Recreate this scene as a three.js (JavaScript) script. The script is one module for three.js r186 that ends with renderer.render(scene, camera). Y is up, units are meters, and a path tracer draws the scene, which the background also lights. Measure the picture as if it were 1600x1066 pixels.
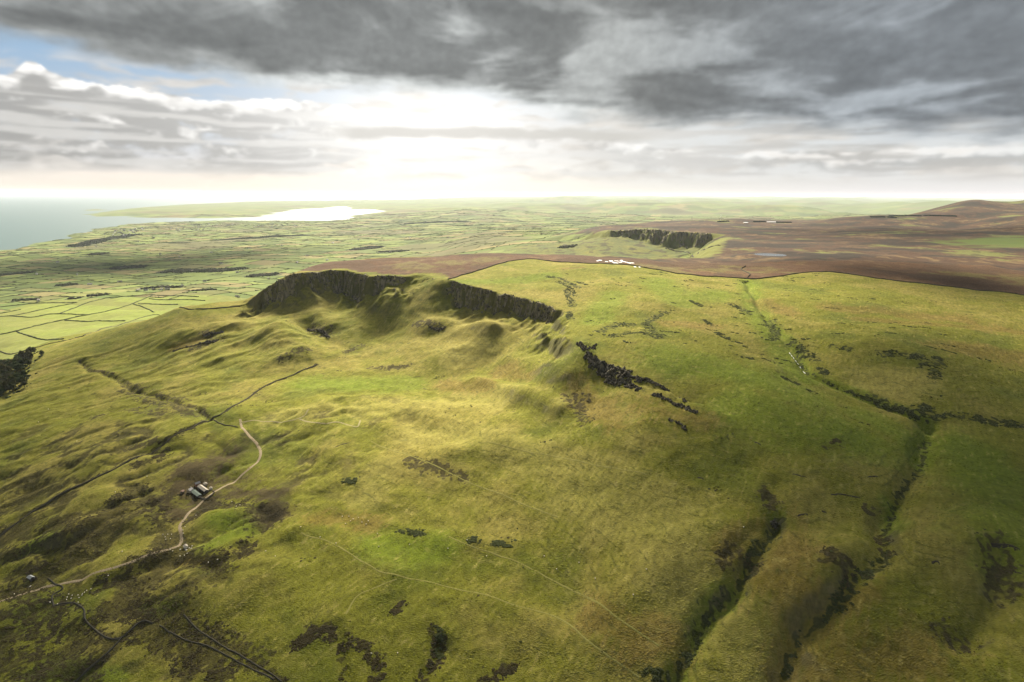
import * as THREE from 'three';
import { mergeGeometries } from 'three/addons/utils/BufferGeometryUtils.js';

// ---------- camera: a drone at 560 m, looking a little down over the hill towards the coast ----------
const scene = new THREE.Scene();
const camera = new THREE.PerspectiveCamera(61.27, 1600 / 1066, 1, 900000);
camera.position.set(0, 560, 0);
camera.rotation.order = 'YXZ';
camera.rotation.set(-0.24968, 0, 0.006);
const renderer = new THREE.WebGLRenderer();
renderer.toneMapping = THREE.LinearToneMapping;
renderer.toneMappingExposure = 4.2;
renderer.shadowMap.enabled = true;
const EXPOSURE = renderer.toneMappingExposure;

// ---------- sun: behind broken cloud, a little left of the view's middle ----------
const SUN_AZ = -9 * Math.PI / 180, SUN_EL = 36 * Math.PI / 180;
const sunDir = new THREE.Vector3(Math.sin(SUN_AZ) * Math.cos(SUN_EL), Math.sin(SUN_EL), -Math.cos(SUN_AZ) * Math.cos(SUN_EL));
const sun = new THREE.DirectionalLight(new THREE.Color().setRGB(1, 0.9, 0.73), 5);
sun.name = 'sun';
sun.position.copy(sunDir).multiplyScalar(4000).add(new THREE.Vector3(0, 200, -900));
sun.target.position.set(0, 200, -900);
sun.castShadow = true;
sun.shadow.radius = 17;
sun.shadow.mapSize.set(4096, 4096);
Object.assign(sun.shadow.camera, { left: -2500, right: 2500, top: 2500, bottom: -2500, near: 1, far: 9000 });
scene.add(sun, sun.target);
scene.fog = new THREE.FogExp2(new THREE.Color().setRGB(0.8, 0.9, 1), 0.0000125);

// ---------- noise ----------
let seed = 20611;
const rnd = () => { seed = (seed * 1664525 + 1013904223) >>> 0; return seed / 4294967296; };
const PERM = new Uint8Array(512), GX = new Float32Array(256), GY = new Float32Array(256);
{ const p = [...Array(256).keys()]; for (let i = 255; i > 0; i--) { const j = Math.floor(rnd() * (i + 1)); [p[i], p[j]] = [p[j], p[i]]; }
  for (let i = 0; i < 512; i++) PERM[i] = p[i & 255];
  for (let i = 0; i < 256; i++) { const a = i / 256 * Math.PI * 2; GX[i] = Math.cos(a) * 1.5; GY[i] = Math.sin(a) * 1.5; } }
function n2(x, y) {                                   // gradient noise, about -1..1
  const xf = Math.floor(x), yf = Math.floor(y), fx = x - xf, fy = y - yf, X = xf & 255, Y = yf & 255;
  const a = PERM[X + PERM[Y]], b = PERM[X + 1 + PERM[Y]], c = PERM[X + PERM[Y + 1]], d = PERM[X + 1 + PERM[Y + 1]];
  const u = fx * fx * fx * (fx * (fx * 6 - 15) + 10), v = fy * fy * fy * (fy * (fy * 6 - 15) + 10);
  const p = GX[a] * fx + GY[a] * fy, q = GX[b] * (fx - 1) + GY[b] * fy, r = GX[c] * fx + GY[c] * (fy - 1), s = GX[d] * (fx - 1) + GY[d] * (fy - 1);
  const t = p + u * (q - p); return t + v * (r + u * (s - r) - t);
}
function fbm(x, y, o) { let s = 0, a = 0.5; for (let i = 0; i < o; i++) { s += a * n2(x, y); x = x * 2.03 + 17.3; y = y * 2.03 - 9.1; a *= 0.5; } return s; }
function ridged(x, y, o) { let s = 0, a = 0.5; for (let i = 0; i < o; i++) { s += a * (1 - Math.abs(n2(x, y)) * 1.6); x = x * 2.07 + 5.7; y = y * 2.07 + 3.1; a *= 0.5; } return s; }
const clamp = (x, a = 0, b = 1) => x < a ? a : x > b ? b : x, mix = (a, b, t) => a + (b - a) * t;
const sstep = (a, b, x) => { const t = clamp((x - a) / (b - a)); return t * t * (3 - 2 * t); };

// ---------- sky: a broken cloud deck over a bright band, in degrees of azimuth (0 = ahead, + = right) and elevation ----------
{
  const W = 3072, H = 1536, data = new Float32Array(W * H * 4);
  const ramp = (pts, x) => { if (x <= pts[0][0]) return pts[0][1]; for (let i = 1; i < pts.length; i++) if (x < pts[i][0]) { const t = (x - pts[i - 1][0]) / (pts[i][0] - pts[i - 1][0]); return mix(pts[i - 1][1], pts[i][1], t * t * (3 - 2 * t)); } return pts[pts.length - 1][1]; };
  const DECK = [[-180, 9], [-90, 10], [-60, 12], [-42, 11.4], [-39, 11], [-33.6, 9.9], [-27, 9.5], [-21, 9.1], [-15.7, 9.1], [-8.9, 9.0], [-2.5, 8.5], [1.7, 7.9], [5.8, 6.7], [11.7, 6.4], [17, 6], [22.6, 5.5], [32, 4.7], [40, 4], [60, 4], [90, 6], [180, 9]];
  const CUMULUS = [[-180, 8], [-60, 8.5], [-42, 7.5], [-39.4, 8.2], [-37.6, 9], [-35.5, 8.2], [-33, 8.1], [-29.7, 7.8], [-25, 7.5], [-20, 8.1], [-12, 7.4], [-4, 7.4], [6, 5.6], [20, 4], [180, 6]];
  const D2R = Math.PI / 180;
  for (let j = 0; j < H; j++) {
    const el = ((j + 0.5) / H - 0.5) * 180;
    for (let i = 0; i < W; i++) {
      if (el > 30 && (i & 3 || j & 3)) { const q = ((j - (j & 3)) * W + (i - (i & 3))) * 4, o = (j * W + i) * 4; for (let c = 0; c < 4; c++) data[o + c] = data[q + c]; continue; }
      const round = ((i + 0.5) / W - 0.5) * 2 * Math.PI, x = Math.cos(round), z = Math.sin(round), o = (j * W + i) * 4;
      if (el < 0) { data[o] = 0.055; data[o + 1] = 0.055; data[o + 2] = 0.04; data[o + 3] = 1; continue; }
      const az = Math.atan2(x, -z) / D2R, e = Math.max(el, 0.3), k = 1 / (Math.tan(e * D2R) + 0.09), cx = x * k, cz = z * k;   // where this direction meets the cloud level
      const ang = Math.hypot((az + 8) * Math.cos(el * D2R) * 0.62, el - 7.5), ang2 = Math.hypot((az + 9) * Math.cos(el * D2R), el - 15);
      const glow = Math.exp(-((ang / 7.5) ** 2)), wide = Math.exp(-ang / 13);
      // clear air
      const up = Math.sqrt(clamp((el - 1.5) / 11)), cool = sstep(6, 34, az);
      let r = mix(0.93, 0.2, up), g = mix(0.86, 0.41, up), b = mix(0.78, 0.66, up);
      { const pale = 0.8 * sstep(-4, 12, az) * (1 - sstep(60, 110, az)); r = mix(r, 0.74, pale); g = mix(g, 0.77, pale); b = mix(b, 0.77, pale); }
      r += wide * 0.34 + glow * 0.5; g += wide * 0.26 + glow * 0.43; b += wide * 0.15 + glow * 0.33;
      const veil = sstep(-0.05, 0.4, fbm(az / 7 + 31, el / 1.3 + 0.5 * fbm(az / 4, el / 2, 3), 5) + 0.1) * sstep(0.6, 2, el) * (1 - sstep(8.5, 11, el));
      if (veil > 0) { const tone = 0.74 + 0.26 * fbm(az / 3, el * 1.4, 4) + 0.28 * glow; r = mix(r, tone, veil * 0.85); g = mix(g, tone * 0.955, veil * 0.85); b = mix(b, tone * 0.88, veil * 0.85); }
      // broken cumulus bank below the deck: bright tops, grey bodies
      const wx = az / 5.2, wy = el / 1.9 + 0.3 * fbm(az / 3 + 5, el * 0.9, 3);
      const bill = (yy) => 0.5 + 0.62 * fbm(wx + 1.7, yy * 1.05, 5) + 0.16 * fbm(wx * 4, yy * 3.4, 3);
      const top = ramp(CUMULUS, az) + 0.6 * fbm(az / 2.2, 4.4, 3), d0 = bill(wy), lim = mix(0.3, 0.62, sstep(-20, 4, az));
      let c = sstep(lim, lim + 0.22, d0 + 0.5 * sstep(top - 3.2, top - 0.2, el) - 1.6 * sstep(top - 0.55, top + 0.35, el)) * sstep(1.3, 2.6, el) * (1 - sstep(-2, 10, az) * 0.45);
      if (c > 0) {
        const body = clamp(0.5 + 2.2 * (bill(wy + 0.32) - d0) + 0.8 * fbm(wx * 2.2 + 8, wy * 1.6, 3) + 0.9 * sstep(0.5, 1.8, top - el) - 0.15) * (1 - 0.55 * glow);
        const tone = mix(1.02 + wide * 0.5, 0.27 + wide * 0.75, sstep(0.12, 1.0, body)); c *= 0.97;
        r = mix(r, tone * 1.0, c); g = mix(g, tone * 0.985, c); b = mix(b, tone * 0.945, c);
      }
      // flat streaks towards the horizon
      const st = sstep(0.02, 0.34, fbm(az / 11 + 20, el * 1.55 + fbm(az / 5, el, 2) * 0.5, 4) + 0.12) * sstep(0.9, 2.2, el) * (1 - sstep(6.2, 8, el));
      if (st > 0) { const tone = mix(0.62, 0.5, cool) + wide * 0.4 + glow * 0.3; r = mix(r, tone * 1.01, st * 0.86); g = mix(g, tone * 0.995, st * 0.86); b = mix(b, tone * 0.95, st * 0.86); }
      // the long grey bar of cloud in front of the glare
      const bar = sstep(0.75, 0.2, Math.abs(el - (5.55 - 0.016 * (az + 4) ** 2 * 0.1 + 0.25 * fbm(az / 4, 3, 3))) + 0.35 * fbm(az / 3, el * 1.6, 4)) * sstep(-19.5, -14, az) * (1 - sstep(9, 15, az));
      r = mix(r, 0.66 + 0.16 * glow, bar * 0.94); g = mix(g, 0.645 + 0.15 * glow, bar * 0.94); b = mix(b, 0.6 + 0.14 * glow, bar * 0.94);
      // the dark deck overhead: billows seen from below, thin in places, bright where its edge meets the glare
      const qx = cx * 1.15 + 0.5 * fbm(cx * 0.8 + 4, cz * 0.8, 3), qz = cz * 1.15 + 0.5 * fbm(cx * 0.8 + 9, cz * 0.8 + 6, 3);
      const mass = fbm(qx + 3, qz, 6), wisp = fbm(qx * 2.1 + 8, qz * 2.1, 5), ragged = 1.3 * fbm(az / 6, el / 3, 4) + 0.8 * wisp;
      const edge = el - ramp(DECK, az) - ragged, deck = sstep(-0.5, mix(1.2, 2.2, cool), edge + 0.3);
      const light = sstep(-0.08, 0.36, mass * 0.85 + wisp * 0.22 + 0.4 * Math.exp(-((az + 6.5) ** 2 / 26 + (el - 13) ** 2 / 6)) + 0.3 * Math.exp(-((az - 14) ** 2 / 130 + (el - 11.3 + 0.03 * (az - 15)) ** 2 / 1.2)) - 0.16 * Math.exp(-((az - 11) ** 2 / 60 + (el - 8.3) ** 2 / 2)) - 0.12 * Math.exp(-((az + 20) ** 2 / 120 + (el - 11) ** 2 / 2)));
      if (deck > 0) {
        let t = 0.185 + 0.02 * cool + 0.08 * wisp + 0.2 * sstep(15, 50, el);
        t = Math.max(0.085, t) + light * (0.2 + 0.62 * Math.exp(-ang2 / 8));
        t += (1 - sstep(0.1, 2.2, edge)) * (0.08 + 0.5 * Math.exp(-Math.abs(az + 8) / 15)) + 0.08 * Math.exp(-ang2 / 12);
        t *= 1 + 0.22 * fbm(az / 1.6 + 3, el / 0.95, 4) + 0.14 * fbm(az / 0.7, el / 0.5, 3);
        const a = deck * 0.985; r = mix(r, t * 0.98, a); g = mix(g, t * mix(1.02, 1.08, cool), a); b = mix(b, t * mix(1.0, 1.17, cool), a);
      }
      const hz = Math.exp(-el / 0.55); r = mix(r, 0.98 + wide * 0.25, hz); g = mix(g, 0.88 + wide * 0.22, hz); b = mix(b, 0.74 + 0.16 * cool + wide * 0.15, hz);
      data[o] = r / EXPOSURE; data[o + 1] = g / EXPOSURE; data[o + 2] = b / EXPOSURE; data[o + 3] = 1;
    }
  }
  const t = new THREE.DataTexture(data, W, H, THREE.RGBAFormat, THREE.FloatType);
  t.mapping = THREE.EquirectangularReflectionMapping; t.magFilter = THREE.LinearFilter; t.minFilter = THREE.LinearFilter; t.needsUpdate = true;
  scene.background = t; scene.environment = t;
}

const UPLAND = [[-522,372,-1376],[-472,374,-1410],[-414,375,-1430],[-336,373,-1366],[-258,372,-1354],[-199,371,-1364],[-153,369,-1327],[-84,362,-1242],[-1,356,-1182],[63,351,-1117],[96,347,-1067],[128,330,-857],[151,320,-789],[174,312,-742],[206,304,-714],[235,296,-684],[-496,379,-1485],[-408,381,-1529],[-276,383,-1548],[-176,385,-1582],[-72,387,-1602],[34,389,-1606],[174,390,-1588],[275,387,-1557],[328,384,-1485],[406,378,-1408],[491,373,-1380],[565,370,-1371],[644,374,-1379],[757,380,-1421],[890,373,-1332],[993,367,-1269],[1084,362,-1209],[879,366,-1970],[1404,366,-1959],[1462,362,-1649],[1916,365,-2922],[2367,360,-4356],[1900,352,-5007],[3061,372,-4020],[2501,388,-2864],[247,362,-1098],[158,353,-1076],[197,336,-855],[342,345,-1004],[474,356,-1138],[394,339,-932],[448,341,-973],[432,326,-842],[436,312,-747],[467,304,-694],[523,345,-829],[724,352,-982],[280,330,-807],[233,330,-806],[491,298,-645],[460,294,-598],[375,280,-508],[336,270,-458],[274,254,-400],[231,236,-372],[208,215,-347],[609,308,-643],[454,290,-457],[452,290,-530],[384,272,-371],[334,255,-308],[374,280,-424],[316,258,-373],[267,235,-328],[313,322,-666],[353,305,-589],[248,290,-587],[286,281,-518],[219,262,-502],[219,247,-425],[161,228,-409],[126,208,-354],[838,345,-919],[546,322,-719],[2814,392,-4807],[3087,400,-4913],[3493,422,-5125],[3671,460,-5135],[3798,499,-5144],[3948,531,-5204],[4129,543,-5259],[4276,527,-5255],[4413,512,-5251],[4583,502,-5248],[4961,485,-5347],[3816,460,-4412],[3530,453,-4410],[3319,435,-4509],[3284,434,-3786],[3260,392,-5014],[2494,374,-4596],[3644,396,-5428],[607,359,-3609],[774,363,-3562],[934,361,-3298],[1148,358,-3093],[862,357,-3973],[1295,368,-3976],[966,364,-2317],[711,351,-2155],[-300,375,-1800],[200,372,-2000],[-560,360,-1560],[700,366,-2300],[1800,360,-900],[1500,330,-400],[3000,380,-2500],[3500,290,-6600],[2500,300,-6000],[6500,400,-5600],[1200,310,-5500],[900,300,200],[3000,350,500],[8000,300,-5000],[300,250,100],[4300,330,-6400],[3300,300,-5700],[5400,430,-6300],[2600,320,-5200],[-650,310,-1440]];
const LOWLAND = [[-613,281,-1368],[-564,299,-1347],[-487,334,-1354],[-404,314,-1377],[-295,339,-1311],[-237,349,-1319],[-208,356,-1323],[-152,358,-1290],[-142,328,-1259],[-53,312,-1170],[25,313,-1113],[83,326,-1045],[110,340,-914],[99,326,-859],[130,309,-795],[165,305,-699],[204,303,-660],[-453,260,-1239],[-276,269,-1206],[-251,246,-1086],[-211,235,-898],[-175,222,-729],[-147,204,-595],[-125,193,-495],[-108,188,-416],[-100,185,-375],[-47,266,-1024],[-50,300,-1084],[-40,246,-869],[-33,233,-706],[-28,212,-582],[-24,200,-486],[2,186,-374],[81,308,-880],[74,279,-780],[65,252,-667],[56,228,-557],[60,206,-452],[133,291,-700],[145,283,-600],[130,251,-520],[114,234,-441],[-387,233,-1042],[-506,242,-1095],[-453,278,-1166],[-538,268,-1174],[-642,256,-1192],[-645,296,-1429],[-749,287,-1442],[-856,274,-1454],[-919,248,-1417],[-1026,215,-1378],[-1110,181,-1296],[-1111,154,-1187],[-1144,136,-1048],[-820,216,-1182],[-871,197,-1063],[-897,178,-945],[-693,202,-982],[-469,217,-841],[-728,162,-745],[-612,150,-608],[-518,150,-499],[-443,147,-411],[-613,194,-784],[-512,178,-635],[-410,182,-683],[-428,163,-513],[-358,181,-559],[-262,168,-390],[-305,174,-471],[-316,210,-752],[-263,195,-609],[-224,186,-503],[-193,184,-420],[-321,230,-850],[491,298,-645],[460,294,-598],[375,280,-508],[336,270,-458],[274,254,-400],[231,236,-372],[208,215,-347],[609,308,-643],[454,290,-457],[452,290,-530],[384,272,-371],[334,255,-308],[374,280,-424],[316,258,-373],[267,235,-328],[313,322,-666],[353,305,-589],[248,290,-587],[286,281,-518],[219,262,-502],[219,247,-425],[161,228,-409],[126,208,-354],[838,345,-919],[546,322,-719],[-1591,95,-1729],[-1560,105,-1954],[-2187,80,-2415],[-1499,112,-2415],[-1308,116,-2526],[-2569,60,-3279],[-1759,85,-3143],[-3556,38,-3992],[-4822,4,-5450],[-3190,45,-4800],[-2007,80,-4530],[-5085,12,-7115],[-5502,12,-10059],[-2627,50,-7976],[-2175,60,-9919],[-1468,95,-4416],[-954,110,-4300],[-502,150,-4513],[-1336,85,-12150],[389,130,-19165],[5986,230,-27898],[16169,230,-30030],[2773,110,-12837],[6408,120,-13149],[481,120,-9016],[-803,120,-7274],[763,277,-3488],[907,241,-3170],[618,302,-3546],[369,265,-3382],[69,240,-3272],[1044,276,-3065],[-305,202,-4553],[139,253,-4359],[-900,95,-1850],[-1500,60,-1500],[-1300,110,-1250],[-300,140,-2300],[200,200,-2600],[-900,130,200],[0,150,300],[-3000,60,-1000],[-2500,60,500],[600,235,-2700],[300,225,-2080],[520,245,-2260],[0,190,-2100],[-350,140,-1980]];
const PLATEAU = [[399,-389,60],[347,-422,60],[302,-552,50],[267,-659,25],[235,-684,17],[206,-714,17],[174,-742,17],[151,-789,17],[128,-857,17],[111,-929,48],[96,-1067,20],[63,-1117,20],[-1,-1182,20],[-84,-1242,20],[-153,-1327,20],[-199,-1364,32],[-258,-1354,32],[-336,-1366,32],[-414,-1430,32],[-472,-1410,32],[-522,-1376,32],[-578,-1393,30],[-610,-1377,30],[-640,-1470,90],[-520,-1610,170],[-250,-1720,170],[100,-1740,170],[370,-1740,170],[600,-1900,170],[760,-2150,170],[900,-2500,170],[1060,-2850,170],[1148,-3093,230],[1070,-3170,80],[934,-3298,70],[774,-3562,70],[607,-3609,70],[620,-3950,500],[900,-4700,500],[1500,-5600,500],[3000,-7500,500],[9000,-8000,500],[9000,400,500],[1200,100,500]];
const MAINLAND = [[-9000,1500],[-5624,-4603],[-5211,-5230],[-5014,-5673],[-5041,-6176],[-5459,-6939],[-5407,-7147],[-6442,-9048],[-7003,-10679],[-6775,-11072],[-6295,-11525],[-5953,-11849],[-5221,-11946],[-4850,-11995],[-3596,-11737],[-3792,-13609],[-4237,-19224],[-5040,-21507],[-5676,-21356],[-7718,-27294],[-7356,-22921],[-7630,-20034],[-6366,-15050],[-6117,-14019],[-6837,-13336],[-8130,-12964],[-8925,-13976],[-9539,-13676],[-10407,-14367],[-11457,-16453],[-12820,-19662],[-13970,-23396],[-14853,-27379],[-16206,-35585],[-14153,-43483],[-9046,-46195],[-6000,-90000],[90000,-90000],[90000,1500]];
const ISLET = [[-13139,-18038],[-13989,-19809],[-13039,-18803],[-12460,-17629]];
// ---------- landform: smooth surfaces through surveyed points ----------
const warp = (x, z) => { const r = Math.hypot(x, z) / 700 + 1e-6, k = Math.asinh(r) / r / 700; return [x * k, z * k]; };
function surface(points, smooth) {
  const n = points.length, N = n + 3, q = points.map((p) => warp(p[0], p[2]));
  const ker = (r2) => r2 > 1e-12 ? r2 * Math.log(r2) : 0, A = [];
  for (let i = 0; i < n; i++) {
    const row = new Float64Array(N + 1);
    for (let j = 0; j < n; j++) row[j] = ker((q[i][0] - q[j][0]) ** 2 + (q[i][1] - q[j][1]) ** 2);
    row[i] += smooth; row[n] = 1; row[n + 1] = q[i][0]; row[n + 2] = q[i][1]; row[N] = points[i][1]; A.push(row);
  }
  for (let k = 0; k < 3; k++) { const row = new Float64Array(N + 1); for (let j = 0; j < n; j++) row[j] = k ? q[j][k - 1] : 1; A.push(row); }
  for (let i = 0; i < N; i++) {
    let p = i; for (let r = i + 1; r < N; r++) if (Math.abs(A[r][i]) > Math.abs(A[p][i])) p = r;
    [A[i], A[p]] = [A[p], A[i]];
    for (let r = i + 1; r < N; r++) { const f = A[r][i] / A[i][i]; if (f) for (let c = i; c <= N; c++) A[r][c] -= f * A[i][c]; }
  }
  const w = new Float64Array(N);
  for (let i = N - 1; i >= 0; i--) { let s = A[i][N]; for (let c = i + 1; c < N; c++) s -= A[i][c] * w[c]; w[i] = s / A[i][i]; }
  const qx = Float64Array.from(q, (p) => p[0]), qz = Float64Array.from(q, (p) => p[1]);
  const raw = (x, z) => {
    const [a, b] = warp(x, z); let s = w[n] + w[n + 1] * a + w[n + 2] * b;
    for (let i = 0; i < n; i++) { const dx = a - qx[i], dz = b - qz[i], r2 = dx * dx + dz * dz; if (r2 > 1e-12) s += w[i] * r2 * Math.log(r2); }
    return s;
  };
  const X0 = -1520, Z0 = -1840, ST = 12, NX = 256, NZ = 142, grid = new Float32Array(NX * NZ);   // a table of the near ground
  for (let j = 0; j < NZ; j++) for (let i = 0; i < NX; i++) grid[j * NX + i] = raw(X0 + i * ST, Z0 + j * ST);
  const cub = (a, b, c, d, t) => b + 0.5 * t * (c - a + t * (2 * a - 5 * b + 4 * c - d + t * (3 * (b - c) + d - a)));
  return (x, z) => {
    const gx = (x - X0) / ST, gz = (z - Z0) / ST, i = Math.floor(gx), j = Math.floor(gz);
    if (i < 1 || j < 1 || i > NX - 3 || j > NZ - 3) return raw(x, z);
    const t = gx - i, r = (k) => { const o = (j + k) * NX + i; return cub(grid[o - 1], grid[o], grid[o + 1], grid[o + 2], t); };
    return cub(r(-1), r(0), r(1), r(2), gz - j);
  };
}
const upland = surface(UPLAND, 0.000004), lowland = surface(LOWLAND, 0.00001);
function polyDist(poly, x, z) {                       // [signed distance, inside positive; third entry at the nearest edge]
  let best = 1e18, w = 0, inside = false;
  for (let i = 0, j = poly.length - 1; i < poly.length; j = i++) {
    const a = poly[j], b = poly[i], dx = b[0] - a[0], dz = b[1] - a[1], t = clamp(((x - a[0]) * dx + (z - a[1]) * dz) / (dx * dx + dz * dz));
    const ex = x - a[0] - dx * t, ez = z - a[1] - dz * t, d = ex * ex + ez * ez;
    if (d < best) { best = d; w = a[2] + (b[2] - a[2]) * t; }
    if ((a[1] > z) !== (b[1] > z) && x < (b[0] - a[0]) * (z - a[1]) / (b[1] - a[1]) + a[0]) inside = !inside;
  }
  return [inside ? Math.sqrt(best) : -Math.sqrt(best), w];
}
function lineDist(line, x, z) {                       // [distance, share of the way along] to an open line of [x, z]
  let best = 1e18, at = 0;
  for (let i = 1; i < line.length; i++) {
    const a = line[i - 1], b = line[i], dx = b[0] - a[0], dz = b[1] - a[1], t = clamp(((x - a[0]) * dx + (z - a[1]) * dz) / (dx * dx + dz * dz + 1e-9));
    const ex = x - a[0] - dx * t, ez = z - a[1] - dz * t, d = ex * ex + ez * ez;
    if (d < best) { best = d; at = (i - 1 + t) / (line.length - 1); }
  }
  return [Math.sqrt(best), at];
}
const SHAPES = [];                                    // ridges (height above 0) and gullies (below 0): { line, w, h, box }
const addShape = (line, w, h) => { if (line.length === 1) line = [line[0], [line[0][0] + 1, line[0][1] + 1]]; const xs = line.map((p) => p[0]), zs = line.map((p) => p[1]), m = w * 2.4; SHAPES.push({ line, w, h, box: [Math.min(...xs) - m, Math.max(...xs) + m, Math.min(...zs) - m, Math.max(...zs) + m] }); };
function plateauAt(x, z) {                            // distance inside the plateau rim, with spurs and gullies in the crags
  const [d, w] = polyDist(PLATEAU, x, z);
  if (d > 140 || d < -w - 140) return [d, w];
  const near = w < 100 ? 1 : 0.3;
  return [d + near * (n2(x / 52, z / 52) * 12 + n2(x / 19, z / 19) * 7 + n2(x / 8, z / 8) * 2.4) * clamp(w / 30, 0.4, 3), w];
}
const moundNoise = (x, z) => n2((x * 0.82 - z * 0.57) / 92 + 0.15 * n2(x / 30, z / 30), (x * 0.57 + z * 0.82) / 54 + 0.3 * n2(x / 30 + 8, z / 30));
const TARN = { x: 881, z: -1980, rx: 52, rz: 50, level: null };   // a small pool lying level in the peat
function landHeight(x, z, fine = true) {
  const q = Math.hypot((x - TARN.x) / TARN.rx, (z - TARN.z) / TARN.rz);
  if (q > 2.6) return landAt(x, z, fine);
  if (TARN.level === null) TARN.level = landAt(TARN.x, TARN.z, false);
  return mix(TARN.level - 1.2 * sstep(1.1, 0.8, q), landAt(x, z, fine), sstep(1.15, 2.6, q));
}
function landAt(x, z, fine = true) {
  const [d, w] = plateauAt(x, z), far = Math.hypot(x, z);
  let up = d > -w, h;
  const s = clamp(1 + d / w);
  let lo = s < 1 ? lowland(x, z) : 0;
  const screes = w < 100 && d < 6 && d > -w - 70, hi = s > 0 || screes ? upland(x, z) : 0;
  if (screes) lo += (ridged(x / 58 + 2, z / 58, 3) - 0.42) * 34 * sstep(-w - 70, -w * 0.6, d) * clamp(w / 30, 0, 1) * sstep(44, 34, w) * sstep(14, 34, hi - lo);   // scree tongues under the crags
  if (w > 55 && w < 100 && d < 0 && d > -w - 420) lo += 0.34 * (upland(x, z) - lo) * Math.exp(-Math.max(0, -d - w * 0.5) / 130);   // long grass slope under the far crags
  const k = w < 100 ? sstep(0.18, 0.96, s) * 0.92 + 0.08 * s : s * s * (3 - 2 * s);
  h = lo + (hi - lo) * k;
  const rough = 1 - k;
  // swells and hummocks
  const big = sstep(1500, 4500, far);
  h += fbm(x / 900 + 3, z / 900 - 7, 3) * mix(0, 34, big) + (far > 8000 ? fbm(x / 4200, z / 4200, 3) * 420 * sstep(8000, 18000, far) * sstep(-4500, 2500, x + 0.12 * z + 2600) : 0);
  if (far < 4500) {
    const wx = n2(x / 60, z / 60) * 12, wz = n2(x / 60 + 9, z / 60 + 4) * 12;
    h += (fbm((x + wx) / 150 + 1.7, (z + wz) / 150, 3) * 7.5 + fbm((x + wz) / 52, (z + wx) / 52 + 8, 3) * 2.2 * (0.4 + rough)) * (1 - big);
    if (fine) h += (fbm((x * 0.8 + z * 0.6) / 11, (z * 0.8 - x * 0.6) / 24, 3) * 0.55) * (1 - big);
    const fold = sstep(-380, -560, x + 0.3 * (z + 900)) * sstep(-1330, -1230, z);
    if (fold > 0) h += fold * ((ridged((x * 0.9 - z * 0.44) / 210 + 2, (x * 0.44 + z * 0.9 + wx) / 46, 2) - 0.4) * 6.5 + n2((x * 0.9 - z * 0.44) / 60, (x * 0.44 + z * 0.9) / 14) * 0.5);
    h += (1 - big) * rough * (ridged((x * 0.8 + z * 0.6 + wz) / 180 + 9, (z * 0.8 - x * 0.6 + wx) / 52, 2) - 0.42) * 2.2;
    const mounds = sstep(-150, -330, x + 0.25 * (z + 600)) * sstep(-980, -800, z);
    if (mounds > 0) h += mounds * (Math.abs(moundNoise(x, z)) * 9 - 2.5);
    h += (1 - big) * rough * sstep(-1250, -1100, z) * (ridged((x + wx) / 85 + 3, (z + wz) / 85, 2) - 0.45) * 2.6;
  }
  if (far < 8000) {
    const wx = n2(x / 60, z / 60) * 12, wz = n2(x / 60 + 9, z / 60 + 4) * 12;
    for (const S of SHAPES) {
      const b = S.box; if (x < b[0] || x > b[1] || z < b[2] || z > b[3]) continue;
      const q = lineDist(S.line, x + wx * 0.35, z + wz * 0.35)[0] / S.w; if (q < 2.4) h += S.h * (S.h > 0 ? Math.exp(-q * q) : Math.max(0, Math.exp(-q * q * 1.3)));
    }
  }
  if (far > 3500) {
    const c = Math.max(polyDist(MAINLAND, x + n2(x / 300, z / 300) * 60 + n2(x / 1100, z / 1100) * 260, z + n2(x / 300 + 5, z / 300) * 60 + n2(x / 1200 + 3, z / 1200) * 320)[0], polyDist(ISLET, x, z)[0]);
    h = c > 0 ? Math.min(Math.max(h, 5 + fbm(x / 700, z / 700, 2) * 8), 1.5 + c * 0.12) : Math.max(-30, -2 + c * 0.05);
    if (c > 0 && c < 4000 && x < -5500 && z < -12500) h = Math.max(h, 1.5 + Math.min(c * 0.12, 55 + fbm(x / 1500, z / 1500, 2) * 50));
  }
  return h;
}
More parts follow.
